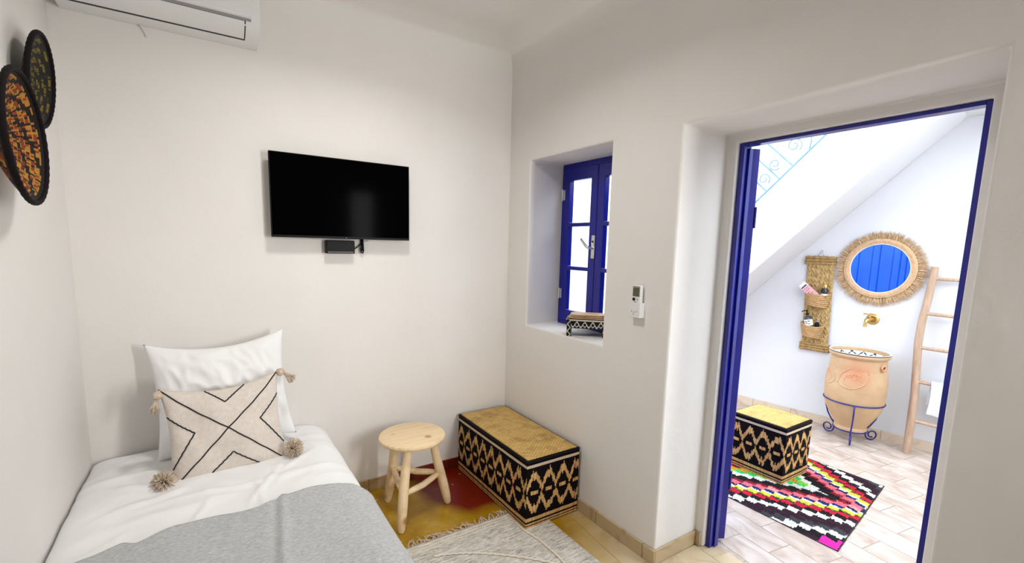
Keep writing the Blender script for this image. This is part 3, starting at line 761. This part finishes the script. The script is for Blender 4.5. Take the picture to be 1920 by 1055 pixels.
# ------------------------------------------------------------------ television and boxes
tv = thing('television', 'black flat-screen television mounted on the white wall', 'television', (-1.476+.365, 0, 1.546))
bezel = MB().box((-.365, -.072, 0), (.365, -.048, .4257)).build('bezel', M['black_plastic'], tv, bevel=.003)
MB().box((-.36, -.0735, .012), (.36, -.0725, .421)).build('screen', M['tv_screen'], tv, smooth=0)
MB().box((-.22, -.048, .05), (.22, -.03, .33)).build('rear_housing', M['black_plastic'], tv, bevel=.008)
MB().box((-.08, -.03, .1), (.08, 0, .3)).build('wall_bracket', M['black_plastic'], tv, bevel=.002)
MB().tube([(-.002, -.0745, .006), (.004, -.0745, .004)], .0022, 8).build('status_light', M['steel'], bezel)
bx = thing('set_top_box', 'small black box fixed to the wall just below the television', 'set-top box', (-1.134, 0, 1.465))
MB().box((-.076, -.05, 0), (.076, 0, .072)).build('casing', M['black_plastic'], bx, bevel=.004)
MB().box((-.068, -.0515, .006), (.068, -.0505, .009)).build('trim_line', M['grey_plastic'], bx, smooth=0)
cb = thing('cable', 'black cable looped between the small box and television', 'cable', (-1.012, -.012, 1.47))
MB().tube([(.004, -.004, .09), (.004, -.006, .05), (-.004, -.006, .02), (-.003, -.006, .002), (.006, -.006, -.002), (.010, -.006, .012), (.008, -.006, .05), (.006, -.004, .09)], .0045, 8).build('cable_loop', M['black_plastic'], cb, smooth=180)
MB().tube([(.002, 0, .09), (.003, 0, .055), (.005, 0, .03), (.004, 0, .01)], .008, 8).build('cable_tie', M['black_plastic'], cb, smooth=180)
MB().tube([(0, -.004, .055), (-.02, -.008, .035), (-.045, -.01, .018)], .003, 8).build('cable_tail', M['black_plastic'], cb, smooth=180)
MB().tube([(.012, -.002, .068), (.03, -.002, .066), (.04, .004, .069)], .002, 6).build('wire_end', M['grey_plastic'], cb, smooth=180)

# ------------------------------------------------------------------ air conditioner
ac = thing('air_conditioner', 'white wall-mounted air conditioner above the bed', 'air conditioner', (-1.87, 0, 2.447))
UND = [(0, 0), (-.05, 0), (-.10, .004), (-.13, .010), (-.16, .022), (-.185, .040), (-.200, .062), (-.206, .085), (-.208, .12), (-.205, .20), (-.15, .225), (0, .225)]
mt = Matrix(((0, 0, 1, 0), (1, 0, 0, 0), (0, 1, 0, 0), (0, 0, 0, 1)))
MB().prism(UND, -.34, .372, mt).build('casing', M['white_plastic'], ac, bevel=.005, seg=2)
def under(y):
    for (a, b), (c, d) in zip(UND[:8], UND[1:8]):
        if c <= y <= a: return b+(d-b)*(y-a)/(c-a)
    return .07
def band(y0, y1, off, th, x0, x1, name, m_):
    n = 10; yy_ = [y0+(y1-y0)*k/n for k in range(n+1)]
    MB().prism([(y-off*.6, under(y)-off) for y in yy_]+[(y, under(y)-off+th) for y in reversed(yy_)], x0, x1, mt).build(name, m_, ac, smooth=30)
band(-.097, -.199, .0006, .004, -.33, .314, 'louvre_gap', M['shadow_gap'])
band(-.1105, -.194, .0016, .003, -.33, .309, 'louvre_flap', M['white_plastic'])
band(-.1955, -.2005, .0016, .003, -.33, .335, 'panel_gap', M['grey_plastic'])
MB().prism([(-.2015, .066), (-.210, .072), (-.214, .12), (-.211, .19), (-.204, .2)], -.33, .335, mt).build('front_panel', M['white_plastic'], ac, bevel=.002)
MB().tube([(-.08, -.02, .002), (-.07, -.018, -.012), (-.062, -.012, -.03), (-.058, -.008, -.045)], .003, 6).build('loose_wire', M['white_plastic'], ac, smooth=180)

# ------------------------------------------------------------------ coiled baskets on the left wall
def basket(label, c, r, depth, rz_tilt, pal, seed, arms, gx):
    root = thing('wall_basket', label, 'basket', c, group='coiled baskets on the wall')
    root.rotation_euler = (0, rz_tilt, 0)
    prof = []; nr = 26
    for i in range(nr+1):
        t = i/nr; rad = r*t; prof.append((max(rad, .0005), -depth*(1-t**2.2)))
    mt = Matrix(((0, 0, 1, 0), (1, 0, 0, 0), (0, 1, 0, 0), (0, 0, 0, 1)))  # local Z of the lathe -> X (away from the wall)
    rn = random.Random(seed)
    def cf(i, k):
        ring = i; a = k/140*2*pi; q = (a*arms/(2*pi)+ring*.16) % 1
        if ring % 2 == 0 and rn.random() < .55 and pal[2]: base = pal[1]
        else: base = pal[0]
        dk = q < (.46 if r < .16 else .24) or ring > nr-3 or (k+ring*3) % 9 == 0 or (r < .16 and ring % 3 == 2) or (k*3+ring) % 23 < 3
        return (.008, .006, .006) if dk else tuple(v*(.8+.4*rn.random()) for v in base)
    m = MB(); n = 140; ripple = []
    for i, (a, z) in enumerate(prof): ripple.append((a, z+.0022*(i % 2)))
    m.lathe(ripple, n, mtx=mt, colfn=cf, cap=False)
    m2 = [(a, z-.007) for a, z in ripple]
    m.lathe(m2, n, mtx=mt, colfn=cf, cap=False)
    bwl = m.build('basket_bowl', M['attr_basket'], root, smooth=180)
    MB().tube([(.0-.002, r*cos(2*pi*k/90), r*sin(2*pi*k/90)) for k in range(90)], [.0075+.0012*(k % 2) for k in range(90)], 8, closed=True).build('basket_rim', M['reed_black'], root, smooth=60)
    return root
basket('small black and olive coiled basket, hung higher on the wall', (-2.196, -.445, 2.048), .150, .030, radians(5), [S(104, 96, 30), S(120, 100, 34), True], 4, 9, 0)
basket('large black and orange coiled basket, hung lower, overlapping the small one', (-2.160, -.845, 1.797), .178, .058, radians(-1), [S(176, 122, 44), S(128, 56, 30), True], 9, 7, 0)

# ------------------------------------------------------------------ remote in its wall holder
RW = radians(-90)   # right wall: local X to the viewer's right, Y into the wall
hold = thing('remote_holder', 'white plastic wall cradle around the remote control', 'holder', (0, -1.196, 1.202), RW)
cells([-.034, -.030, .030, .034], [-.034, -.030, -.003, 0], [0, .004, .072], lambda x, y, z: not (-.03 < x < .03 and -.030 < y < -.003 and z > .004)).build('cradle', M['white_plastic'], hold, bevel=.003)
rem = thing('remote_control', 'white air conditioner remote standing in its wall cradle', 'remote control', (0, -1.196, 1.207), RW)
MB().box((-.027, -.027, 0), (.027, -.005, .152)).build('remote_body', M['white_plastic'], rem, bevel=.008, seg=4)
MB().box((-.019, -.0285, .098), (.019, -.0268, .140)).build('display', mat('olive_display', S(74, 72, 48), S(92, 88, 60), 40, .2, 0), rem, bevel=.002)
dbz = MB().box((-.022, -.0278, .096), (.022, -.0265, .147)).build('display_bezel', M['grey_plastic'], rem, bevel=.003)
for (x, z, w) in ((-.012, .083, .008), (-.012, .0765-.03, .009), (.008, .0465, .009)):
    MB().tube([(x, -.0275, z), (x, -.030, z)], w, 12).build('button', M['black_plastic'], rem)
for (x, z) in ((.010, .083), (-.002, .070), (-.018, .060), (.018, .058)):
    MB().tube([(x, -.0272, z), (x, -.0288, z)], .004, 10).build('button', M['grey_plastic'], rem)
for (x, z) in ((-.016, .03), (0, .026), (.014, .03), (-.006, .016)):
    MB().tube([(x, -.0335, z), (x, -.0352, z)], .003, 8).build('printed_mark', M['grey_plastic'], hold)

# ------------------------------------------------------------------ carved table on the sill with boards
import colorsys
tA = Vector((.004, -.655, WZ0+.001)); rzT = atan2(-.14, .15)
tt = thing('carved_stand', 'small black carved stand with white inlay on the window sill', 'stand', tA, rzT)
TWd, TD, TH = .232, .150, .12
BKc, IVc = (.006, .005, .006), S(225, 222, 210)
def inlay(u, v, wv):
    a = u*wv; s = abs(v-(.5+.34*sin(a*2*pi)))
    b = abs(v-(.5+.30*sin(a*2*pi+pi)))
    return IVc if (s < .11 or (b < .07 and int(a*2) % 2 == 0)) else BKc
def panel(m, p, q, z0, z1, wv, th=.012):
    p, q = Vector(p), Vector(q); d = (q-p).normalized(); nrm = Vector((d.y, -d.x, 0))
    L_ = (q-p).length
    m.grid(max(8, int(L_/.0022)), max(8, int((z1-z0)/.0022)), lambda u, v: Vector((*(p.lerp(q, u))[:2], z0+(z1-z0)*v)), lambda u, v: inlay(u, v, wv))
    m.box(Vector((0, 0, 0)), Vector((1, 1, 1)), Matrix.Translation((p.x-nrm.x*th, p.y-nrm.y*th, z0)) @ Matrix(((q.x-p.x, nrm.x*(th-.0006), 0, 0), (q.y-p.y, nrm.y*(th-.0006), 0, 0), (0, 0, z1-z0, 0), (0, 0, 0, 1))))
    for i in range(6): m.c[-1-i] = BKc
    return m
ap = MB()
cs_ = [(0, 0), (TWd, 0), (TWd, TD), (0, TD)]
for a, b in zip(cs_, cs_[1:]+cs_[:1]):
    a, b = Vector((*a, 0)), Vector((*b, 0)); panel(ap, a, b, .048, .092, max(2, round((b-a).length/.045)))
ap.build('apron', M['attr_carved'], tt, smooth=0)
for (x, y) in ((0, 0), (TWd-.024, 0), (TWd-.024, TD-.024), (0, TD-.024)):
    lg = MB()
    for a, b in (((0, 0), (.024, 0)), ((.024, 0), (.024, .024)), ((.024, .024), (0, .024)), ((0, .024), (0, 0))):
        lg.grid(10, 32, lambda u, v, a=a, b=b: Vector((x+a[0]+(b[0]-a[0])*u-.001, y+a[1]+(b[1]-a[1])*u-.001, v*.102)), lambda u, v: (IVc if abs(u-(.5+.3*sin(v*5*pi))) < .13 else BKc))
    lg.add([(x-.001, y-.001, .102), (x+.023, y-.001, .102), (x+.023, y+.023, .102), (x-.001, y+.023, .102)], [(0, 1, 2, 3)], [BKc])
    lg.build('leg', M['attr_carved'], tt, smooth=0)
tpm = MB(); ch = .03
poly = [(-.006+ch, -.006), (TWd+.006-ch, -.006), (TWd+.006, -.006+ch), (TWd+.006, TD+.006-ch), (TWd+.006-ch, TD+.006), (-.006+ch, TD+.006), (-.006, TD+.006-ch), (-.006, -.006+ch)]
tpm.prism(poly, .092, .101); tpm.c = [BKc]*2+[IVc]*(len(tpm.c)-2); tpm.build('stand_top', M['attr_carved'], tt, smooth=0, bevel=.001)
cxT, cyT = TWd/2+.004, TD/2
Rm = Matrix.Rotation(rzT, 4, 'Z')
labs = ['pale tan octagonal board, lowest of three stacked on the carved stand', 'pale tan octagonal board, middle of three stacked on the carved stand', 'cream octagonal board, topmost of three stacked on the carved stand']
for k in range(3):
    s = 1-.05*k; p = tA+Rm @ Vector((cxT, cyT, .1035+.0088*k))
    o = MB().prism([((x-TWd/2)*s*.93, (y-TD/2)*s*.90) for x, y in poly], 0, .0065).build('octagonal_board', M['leather'], bevel=.002); o.location = p; o.rotation_euler = (0, 0, rzT+.03*(k-1))
    tag(o, labs[k], 'board', 'octagonal boards on the carved stand')

# ------------------------------------------------------------------ round mirror with raffia fringe
mir = thing('wall_mirror', 'round wall mirror framed in reed with shaggy raffia fringe', 'mirror', FW(1.209, .004, 1.424), FWR)
RO, RI = .243, .200
mtM = Matrix(((1, 0, 0, 0), (0, 0, -1, 0), (0, 1, 0, 0), (0, 0, 0, 1)))
def disc(r0, r1, y0, y1, n=72):
    m = MB(); m.lathe([(r0, y0), (r1, y0), (r1, y1), (r0, y1), (r0, y0)], n, mtx=mtM, cap=False); return m
MB().lathe([(.0005, .012), (RI+.004, .012), (RI+.004, .016), (.0005, .016)], 72, mtx=mtM).build('mirror_glass', M['mirror'], mir, smooth=20)
disc(RI-.004, RI+.003, .014, .022).build('inner_rim', M['white_plastic'], mir, smooth=30)
rg = MB(); nR = 220
vs = []
for k in range(nR):
    a = 2*pi*k/nR; b = .0015*(k % 2)
    for (r, y) in ((RI, -.012), (RI, -.022-b), ((RI+RO)/2, -.028-b), (RO, -.022-b), (RO, -.004)): vs.append((r*cos(a), y, r*sin(a)))
rg.add(vs, [(k*5+j, ((k+1) % nR)*5+j, ((k+1) % nR)*5+(j+1) % 5, k*5+(j+1) % 5) for k in range(nR) for j in range(5)])
rg.build('reed_ring', M['ring_reed'], mir, smooth=30)
st = MB()
for k in range(64):
    a = 2*pi*k/64; p = Vector((cos(a)*(RO+.001), -.017, sin(a)*(RO+.001))); tn = Vector((-sin(a), 0, cos(a)))*.006
    st.tube([p-tn, p+tn], .0016, 5)
tag(st.build('stitching', M['yarn'], mir, smooth=180), kind='stuff')
fr = MB(); rn = random.Random(3)
for k in range(1500):
    a = rn.uniform(0, 2*pi); ln = rn.uniform(.045, .085); lean = rn.uniform(-.45, .45); y = -rn.uniform(.003, .016)
    c, s = cos(a), sin(a); r0_ = RO-.006; w = rn.uniform(.0012, .0026)
    p = Vector((c*r0_, y, s*r0_)); d1 = Vector((cos(a+lean*.5), -rn.uniform(-.05, .3), sin(a+lean*.5))); d2 = Vector((cos(a+lean), -rn.uniform(-.2, .35), sin(a+lean)))
    q = p+d1*ln*.5; e = q+d2*ln*.5-Vector((0, 0, .006)); 
    for z in (q, e): z.y = min(z.y, -.0015)
    tg = Vector((-s, rn.uniform(-.6, .6), c)).normalized()*w
    fr.add([p-tg, p+tg, q+tg, q-tg, e], [(0, 1, 2, 3), (3, 2, 4)])
tag(fr.build('raffia_fringe', M['raffia'], mir, smooth=0, weld=False, fixn=False, solid=.0006), kind='stuff')

# ------------------------------------------------------------------ hanging palm organizer and what it holds
org = thing('hanging_organizer', 'long woven palm wall organizer with two basket pockets beside the mirror', 'organizer', FW(.80, .002, .66), FWR)
OH, OWd = .85, .205
m = MB(); nb = 6
def bk(u, v):
    x = -OWd/2+OWd*u+.012*(v-.5)*-1.6; z = .02+(OH-.04)*v
    p_ = (u*nb) % 1; br_ = .0035*sin((z*150+(8 if (p_ < .5) else -8)*(p_-.5)*1.2)+floor(u*nb)*1.6); return Vector((x, -.010-.006*abs(sin(pi*u*nb))**.6-br_, z))
m.grid(72, 180, bk); m.build('woven_backing', M['palm_braid'], org, smooth=180, solid=.008)
for (z0, z1, x) in ((OH-.075, OH, -.012), (0, .07, .014)):
    mm = MB(); 
    for k in range(3): mm.tube([(xx+x, -.018-.003*sin(xx*110), z0+(z1-z0)*(k+.5)/3+.002*sin(xx*140+k)) for xx in [-.116+.232*i/30 for i in range(31)]], .0135, 8)
    mm.build('rolled_hem', M['rope'], org, smooth=180)
MB().tube([(-.045, -.012, OH-.01), (-.012, -.010, OH+.052), (-.008, -.008, OH+.055), (.012, -.012, OH-.01)], .0025, 6).build('hanging_loop', M['steel'], org, smooth=180)
def pocket(xc, z0, z1, w):
    m = MB(); nr = 7
    for k in range(nr):
        z = z0+(z1-z0)*(k+.5)/nr; t = .80+.20*(k/(nr-1)); pts = []
        for i in range(25):
            a = pi*i/24; pts.append((xc-cos(a)*w/2*t, -.02-sin(a)*.075*t, z+.010*cos(a)+.02*(abs(cos(a))**3)*(k/nr)))
        m.tube(pts, (z1-z0)/nr*.62, 8)
    # woven floor of the pocket
    m.add([(xc-cos(pi*i/12)*w/2*.8, -.02-sin(pi*i/12)*.06, z0+.004) for i in range(13)]+[(xc, -.02, z0+.002)], [(i, i+1, 13) for i in range(12)])
    m.build('basket_pocket', M['basket_rope'], org, smooth=180)
pocket(-.003, .405, .515, .186); pocket(-.018, .125, .228, .176)
# contents
def fwloc(t, n, z): return FW(t, n, z)
bxo = thing('product_box', 'pink and white carton leaning in the upper basket pocket', 'box', fwloc(.800, .066, 1.150), FWR)
bxo.rotation_euler = (radians(0), radians(-38), FWR)
bxo.rotation_euler = (Matrix.Rotation(FWR, 3, 'Z') @ Matrix.Rotation(radians(-50), 3, 'Y')).to_euler()
PKm = mat('pink_card', S(226, 176, 180), S(232, 184, 188), 5, .5, 0); WHm = mat('white_card', (.8, .8, .79), None, 5, .5, 0); INK = mat('dark_ink', (.02, .015, .02), None, 5, .6, 0); INKR = mat('rose_ink', S(180, 90, 110), None, 5, .6, 0)
MB().box((-.03, -.018, 0), (.03, .018, .125)).build('carton', PKm, bxo, bevel=.0015)
MB().box((-.0305, -.0185, .125), (.0305, .0185, .168)).build('carton_top', WHm, bxo, bevel=.0015)
MB().box((-.026, -.0196, .128), (.026, -.0186, .138)).build('dark_band', INK, bxo, smooth=0)
tx = MB()
for r_ in range(4):
    zz = .108-r_*.02
    for q in range(5 if r_ != 2 else 3):
        x = -.021+q*.0092; tx.box((x, -.0192, zz), (x+.0065-.002*((q+r_) % 2), -.0182, zz+.006+.003*((q*r_) % 2)))
tx.build('printed_text', INKR, bxo, smooth=0)
jar = thing('cosmetic_jar', 'dark glass jar with gold lid in the upper basket pocket', 'jar', fwloc(.852, .058, 1.15), FWR)
MB().lathe([(.0, 0), (.024, 0), (.027, .006), (.027, .062), (.018, .078), (.018, .084), (0, .084)], 24).build('jar_body', mat('dark_glass', (.012, .014, .016), None, 5, .12, 0), jar)
MB().lathe([(0, .084), (.021, .084), (.021, .110), (.019, .113), (0, .113)], 24).build('gold_lid', M['brass'], jar)
MB().lathe([(.0274, .02), (.0276, .02), (.0276, .034), (.0274, .034)], 24, cap=False).build('jar_label', WHm, jar)
jar.rotation_euler = (0, 0, FWR)
bo = thing('pump_bottle', 'dark pump bottle with white label in the lower basket pocket', 'bottle', fwloc(.775, .062, .845), FWR)
bo.rotation_euler = (Matrix.Rotation(FWR, 3, 'Z') @ Matrix.Rotation(radians(-13), 3, 'Y')).to_euler()
MB().lathe([(0, 0), (.028, 0), (.032, .006), (.032, .105), (.026, .122), (.012, .132), (.012, .142), (0, .142)], 24).build('bottle_body', mat('smoked_glass', (.05, .055, .06), None, 5, .15, 0), bo)
MB().lathe([(.0323, .045), (.0327, .045), (.0327, .100), (.0323, .100)], 24, cap=False).build('bottle_label', WHm, bo)
lb = MB()
for (x, z, w) in ((-.016, .078, .014), (.004, .082, .016), (-.010, .064, .010), (.006, .058, .012)): lb.box((x, -.0338, z), (x+w, -.0315, z+.007))
lb.build('printed_text', INK, bo, smooth=0)
MB().lathe([(0, .142), (.014, .142), (.014, .156), (.005, .158), (.005, .176), (.009, .178), (.009, .186), (0, .186)], 16).tube([(0, 0, .181), (-.034, -.004, .179), (-.038, -.005, .172)], .0045, 8).build('pump', M['black_plastic'], bo)
b3 = thing('small_bottle', 'small dark bottle behind the pump bottle in the lower pocket', 'bottle', fwloc(.82, .04, .84), FWR)
MB().lathe([(0, 0), (.016, 0), (.018, .004), (.018, .07), (.009, .082), (.009, .086), (0, .086)], 20).build('bottle_body', M['black_plastic'], b3)
MB().lathe([(0, .086), (.010, .086), (.010, .100), (0, .100)], 16).build('cap', M['grey_plastic'], b3)

# ------------------------------------------------------------------ brass tap
tp = thing('brass_tap', 'aged brass wall tap above the clay basin', 'tap', FW(1.205, .0, 1.0), FWR)
mtT = mtM
MB().lathe([(0, 0), (.044, 0), (.046, .004), (.040, .010), (.024, .014), (0, .016)], 36, mtx=mtT).build('wall_plate', M['brass'], tp, smooth=50)
MB().tube([(0, -.01, 0), (-.004, -.05, .002), (-.008, -.075, .004)], [.013, .013, .017], 16).build('tap_pipe', M['brass'], tp, smooth=60)
MB().tube([(-.008, -.07, .006), (-.012, -.095, .008), (-.020, -.118, -.002), (-.024, -.125, -.026), (-.024, -.126, -.046), (-.024, -.126, -.056)], [.017, .018, .015, .011, .012, .015], 16).build('spout', M['brass'], tp, smooth=60)
MB().tube([(-.010, -.085, .015), (-.010, -.085, .036)], [.012, .008], 12).tube([(-.010, -.085, .036), (-.010, -.085, .046)], .010, 12).build('valve_stem', M['brass'], tp, smooth=60)
MB().tube([(-.046, -.085, .047), (.028, -.085, .047)], .0045, 8).tube([(-.010, -.118, .047), (-.010, -.052, .047)], .0045, 8).build('cross_handle', M['brass'], tp, smooth=60); xh = COL.objects[-1]
for x, y in ((-.046, -.085), (.028, -.085), (-.010, -.118), (-.010, -.052)):
    MB().lathe([(.0005, -.008), (.006, -.005), (.008, 0), (.006, .005), (.0005, .008)], 12, (x, y, .047)).build('handle_knob', M['brass'], xh, smooth=180)

# ------------------------------------------------------------------ clay basin and its stand
SK = FW(1.185, .222, 0)
sink = thing('clay_basin', 'tall carved terracotta pot basin in a blue iron stand', 'basin', (SK.x, SK.y, .105), FWR)
pr = [(.0, 0), (.105, 0), (.112, .006), (.114, .014), (.108, .022), (.118, .045), (.150, .10), (.178, .155), (.196, .205), (.205, .26), (.208, .32), (.206, .38), (.200, .44), (.192, .50), (.186, .55), (.184, .585), (.187, .600), (.197, .612), (.205, .622), (.206, .636), (.200, .645), (.190, .645), (.186, .60), (.19, .5), (.15, .15), (0, .13)]
def smoothprof(pr, n=3):
    out = []
    for i in range(len(pr)-1):
        a = pr[max(i-1, 0)]; b = pr[i]; c = pr[i+1]; d = pr[min(i+2, len(pr)-1)]
        for k in range(n):
            t = k/n; out.append(tuple(.5*((2*b[j])+(-a[j]+c[j])*t+(2*a[j]-5*b[j]+4*c[j]-d[j])*t*t+(-a[j]+3*b[j]-3*c[j]+d[j])*t**3) for j in (0, 1)))
    out.append(pr[-1]); return [(max(0.0003, r), z) for r, z in out]
MB().lathe(smoothprof(pr), 64).build('clay_body', M['clay'], sink, smooth=60)
def pot_r(z):
    for (a, b), (c, d) in zip(pr, pr[1:]):
        if b <= z <= d: return a+(c-a)*(z-b)/(d-b)
    return .2
def onpot(ang, z, off=.0): r = pot_r(z)+off; return Vector((r*sin(ang), -r*cos(ang), z))
def relief(fn, n, name, rad=.004, m_=None):
    MB().tube([onpot(*fn(k/n)) for k in range(n+1)], rad, 6).build(name, m_ or M['clay'], sink, smooth=180)
# almond shaped leaves with veins, pressed into the clay
M['clay_red'] = mat('reddish_terracotta', S(206, 142, 104), S(214, 154, 114), 8, .7, .3, 40)
for A0, sg in ((.10, 1), (-1.05, -1), (2.2, 1), (-2.4, -1)):
    relief(lambda t: (A0+sg*(.50*cos(2*pi*t)+.06*sin(2*pi*t)**2), .462+.085*sin(2*pi*t)+.03*cos(2*pi*t)), 48, 'leaf_relief', .0045)
    relief(lambda t: (A0+sg*(.02+.34*cos(1.1*pi*t+.9)), .435+.05*sin(1.1*pi*t+.9)), 30, 'leaf_relief', .003)
    for k in range(6):
        relief(lambda t, k=k: (A0+sg*(-.30+.11*k+.05*t), .435+.012*k % .03+.04*t), 6, 'leaf_vein', .0032, M['clay_red'])
for z in (.335, .352): relief(lambda t: (2*pi*t-.01, z), 64, 'ring_relief', .0018)
relief(lambda t: (-.52-.12*sin(3*t), .40+.16*t), 20, 'leaf_relief', .003); relief(lambda t: (-.45+.12*sin(3*t), .40+.16*t), 20, 'leaf_relief', .003)
kn = MB(); ka = 1.12
base = onpot(ka, .555); dr = Vector((sin(ka), -cos(ka), 0)); sd = Vector((cos(ka), sin(ka), 0))
kn.tube([base-dr*.01+(sd*cos(a)*.0+Vector((0, 0, 0))), base+dr*.012], [.026, .022], 18, cap=True)
boss = kn.build('clay_boss', M['clay'], sink, smooth=60)
MB().tube([base+dr*.016+(sd*cos(a)+Vector((0, 0, 1))*sin(a))*.019 for a in [2*pi*k/24 for k in range(24)]], .008, 10, closed=True).build('boss_ring', M['clay_red'], boss, smooth=180)
MB().tube([base+dr*.008, base+dr*.0145], .013, 14).build('boss_hole', M['shadow_gap'], boss)
# ceramic bowl set in the rim
def bowlcol(i, k, n=120):
    a = k/n*2*pi; WHc = S(226, 230, 226); D = S(20, 24, 40)
    if i >= 20: return D if i >= 22 else WHc
    nz = 14; f = (a*nz/(2*pi)) % 1; T = 1-abs(2*f-1)
    if i > 15: return D if (k % 6 < 1) else WHc
    if abs(i-(9+6*T)) < .9: return D
    if i < 9 and abs(i-(3+5*(1-T))) < .7: return D
    if i in (8,): return S(40, 60, 110)
    return WHc
prb = []
for i in range(24):
    t = i/20
    if t <= 1: prb.append((max(.0005, .196*sin(min(1, t)*pi/2)**.9), .575+.073*(t**2.4)))
prb += [(.203, .650), (.206, .648), (.2065, .644), (.202, .6405)]
cbowl = MB().lathe(prb, 120, colfn=bowlcol, cap=False).build('ceramic_bowl', M['attr_ceramic'], sink, smooth=180, solid=.002)
MB().lathe([(.0, .576), (.018, .577), (.018, .579), (0, .580)], 20).build('drain', M['steel'], cbowl)
# stand
std = thing('iron_stand', 'blue wrought-iron stand with scroll feet under the clay basin', 'stand', (SK.x, SK.y, 0), FWR)
MB().tube([(.207*cos(a), .207*sin(a), .345) for a in [2*pi*k/56 for k in range(56)]], .0055, 8, closed=True).build('upper_ring', M['blue_iron'], std, smooth=180)
MB().tube([(.118*cos(a), .118*sin(a), .098) for a in [2*pi*k/40 for k in range(40)]], .0055, 8, closed=True).build('lower_ring', M['blue_iron'], std, smooth=180)
def leg_path():
    pts = [(.213, .345), (.215, .30), (.208, .24), (.188, .18), (.155, .13), (.128, .10), (.118, .085)]
    # foot curls outwards in a scroll
    c = (.172, .052); 
    for q in range(24):
        a = radians(170)+q/23*radians(490); r = .048*(1-.62*q/23); pts.append((c[0]+r*cos(a), c[1]+.0+r*sin(a)))
    return pts
for ang in (radians(-76), radians(42), radians(163)):
    MB().tube([(r*cos(ang), r*sin(ang), z) for r, z in leg_path()], .0058, 8).build('leg', M['blue_iron'], std, smooth=180)

# ------------------------------------------------------------------ wooden ladder with towel
lad = thing('ladder', 'peeled wood pole ladder leaning on the patio wall', 'ladder', FW(1.555, 0, 0), FWR)
def rail_pts(x0, ph):
    out = []
    for k in range(15):
        t = k/14; z = 1.455*t; y = -.175+(.175-.036)*t
        out.append((x0+.012*sin(4.2*t+ph)-.015*t+.004*sin(13*t+ph), y+.004*sin(7*t+ph), z))
    return out
SP = .44
MB().tube([(-.005+.0, -.172, 0), (-.003, -.165, .09), (-.004, -.150, .24), (-.008, -.125, .44), (-.022, -.10, .66), (-.036, -.085, .87), (-.034, -.07, 1.03), (-.018, -.052, 1.21), (-.010, -.042, 1.36), (-.006, -.036, 1.455)], [.024, .027, .027, .026, .026, .026, .025, .025, .024, .023], 14).build('side_rail', M['ladder_wood'], lad, smooth=60)
MB().tube([(p[0]+SP, p[1], p[2]) for p in rail_pts(0, 2.4)], [.027]*7+[.025]*8, 14).build('side_rail', M['ladder_wood'], lad, smooth=60)
for z, dz in ((1.365, -.006), (1.095, -.006), (.83, -.004), (.565, -.004), (.262, -.01)):
    t = z/1.455; y = -.172+.138*t
    MB().tube([(-.02, y, z), (SP*.5, y+.002, z+dz), (SP+.01, y, z+dz)], [.0125, .0135, .0125], 10).build('rung', M['ladder_wood'], lad, smooth=60)
tw = MB()
def towfn(u, v):
    t = .565/1.455; yc = -.172+.138*t; L_ = .50; s = v*L_
    x = .072+.30*u+.01*sin(v*5+u*3)*(1-.3*u)
    rr_ = .021
    ripple = .008*sin(u*17+v*3)
    if s < .235: z = .565-.235+s; y = yc-rr_-.003+ripple*(1-s/.235)
    elif s < .235+.06:
        a = (s-.235)/.06*pi; z = .565+rr_*sin(a); y = yc-rr_*cos(a)
    else: z = .565-(s-.295)*.85; y = yc+rr_+ripple*.4
    return Vector((x, y, z-.006*sin(u*8)*(1-v)))
tw.grid(40, 60, towfn); o = tw.build('hand_towel', M['towel'], smooth=180, solid=.007); o.location = FW(1.555, 0, 0); o.rotation_euler = (0, 0, FWR)
tag(o, 'white hand towel hanging over the ladder rung', 'towel')

# ------------------------------------------------------------------ added flush ceiling lamp, out of view, housing the top fill light
clm = thing('added_ceiling_lamp', 'added round flush white ceiling lamp, unseen fill light over the middle of the room', 'lamp', (-1.15, -1.05, 2.745))
MB().lathe([(0, .075), (.17, .075), (.175, .06), (.175, .03), (.16, .02), (.16, .06), (0, .06)], 40).build('lamp_base', M['white_plastic'], clm, smooth=40)
me_, nt_, b_ = new_mat('opal_glass'); b_.inputs['Base Color'].default_value = (.8, .79, .76, 1); b_.inputs['Emission Color'].default_value = (1, .95, .88, 1); b_.inputs['Emission Strength'].default_value = 1.5
MB().lathe([(0, .0), (.10, .004), (.145, .014), (.158, .03), (.158, .058), (0, .058)], 40).build('lamp_shade', me_, clm, smooth=60)
# ------------------------------------------------------------------ small red lantern behind the camera (its glow shows in the screen)
lan = thing('wall_lantern', 'small red glass lantern on the wall opposite the television', 'lantern', (-.27, YB, 1.66))
MB().box((-.03, 0, -.07), (.03, .02, .07)).tube([(0, .02, 0), (0, .08, 0)], .008, 8).build('lantern_mount', M['black_plastic'], lan)
MB().lathe([(.03, -.06), (.05, -.04), (.05, .04), (.03, .06), (.028, .06), (.047, .038), (.047, -.038), (.028, -.06), (.03, -.06)], 24, (0, .10, 0), cap=False).build('red_glass', mat('red_glass', S(150, 16, 16), None, 5, .2, 0), lan)
me_, nt_, b_ = new_mat('lit_bulb'); b_.inputs['Emission Color'].default_value = (1, .55, .35, 1); b_.inputs['Emission Strength'].default_value = 25
MB().lathe([(.0005, -.03), (.018, -.015), (.02, 0), (.018, .02), (.0005, .035)], 16, (0, .10, .05)).build('bulb', me_, lan)
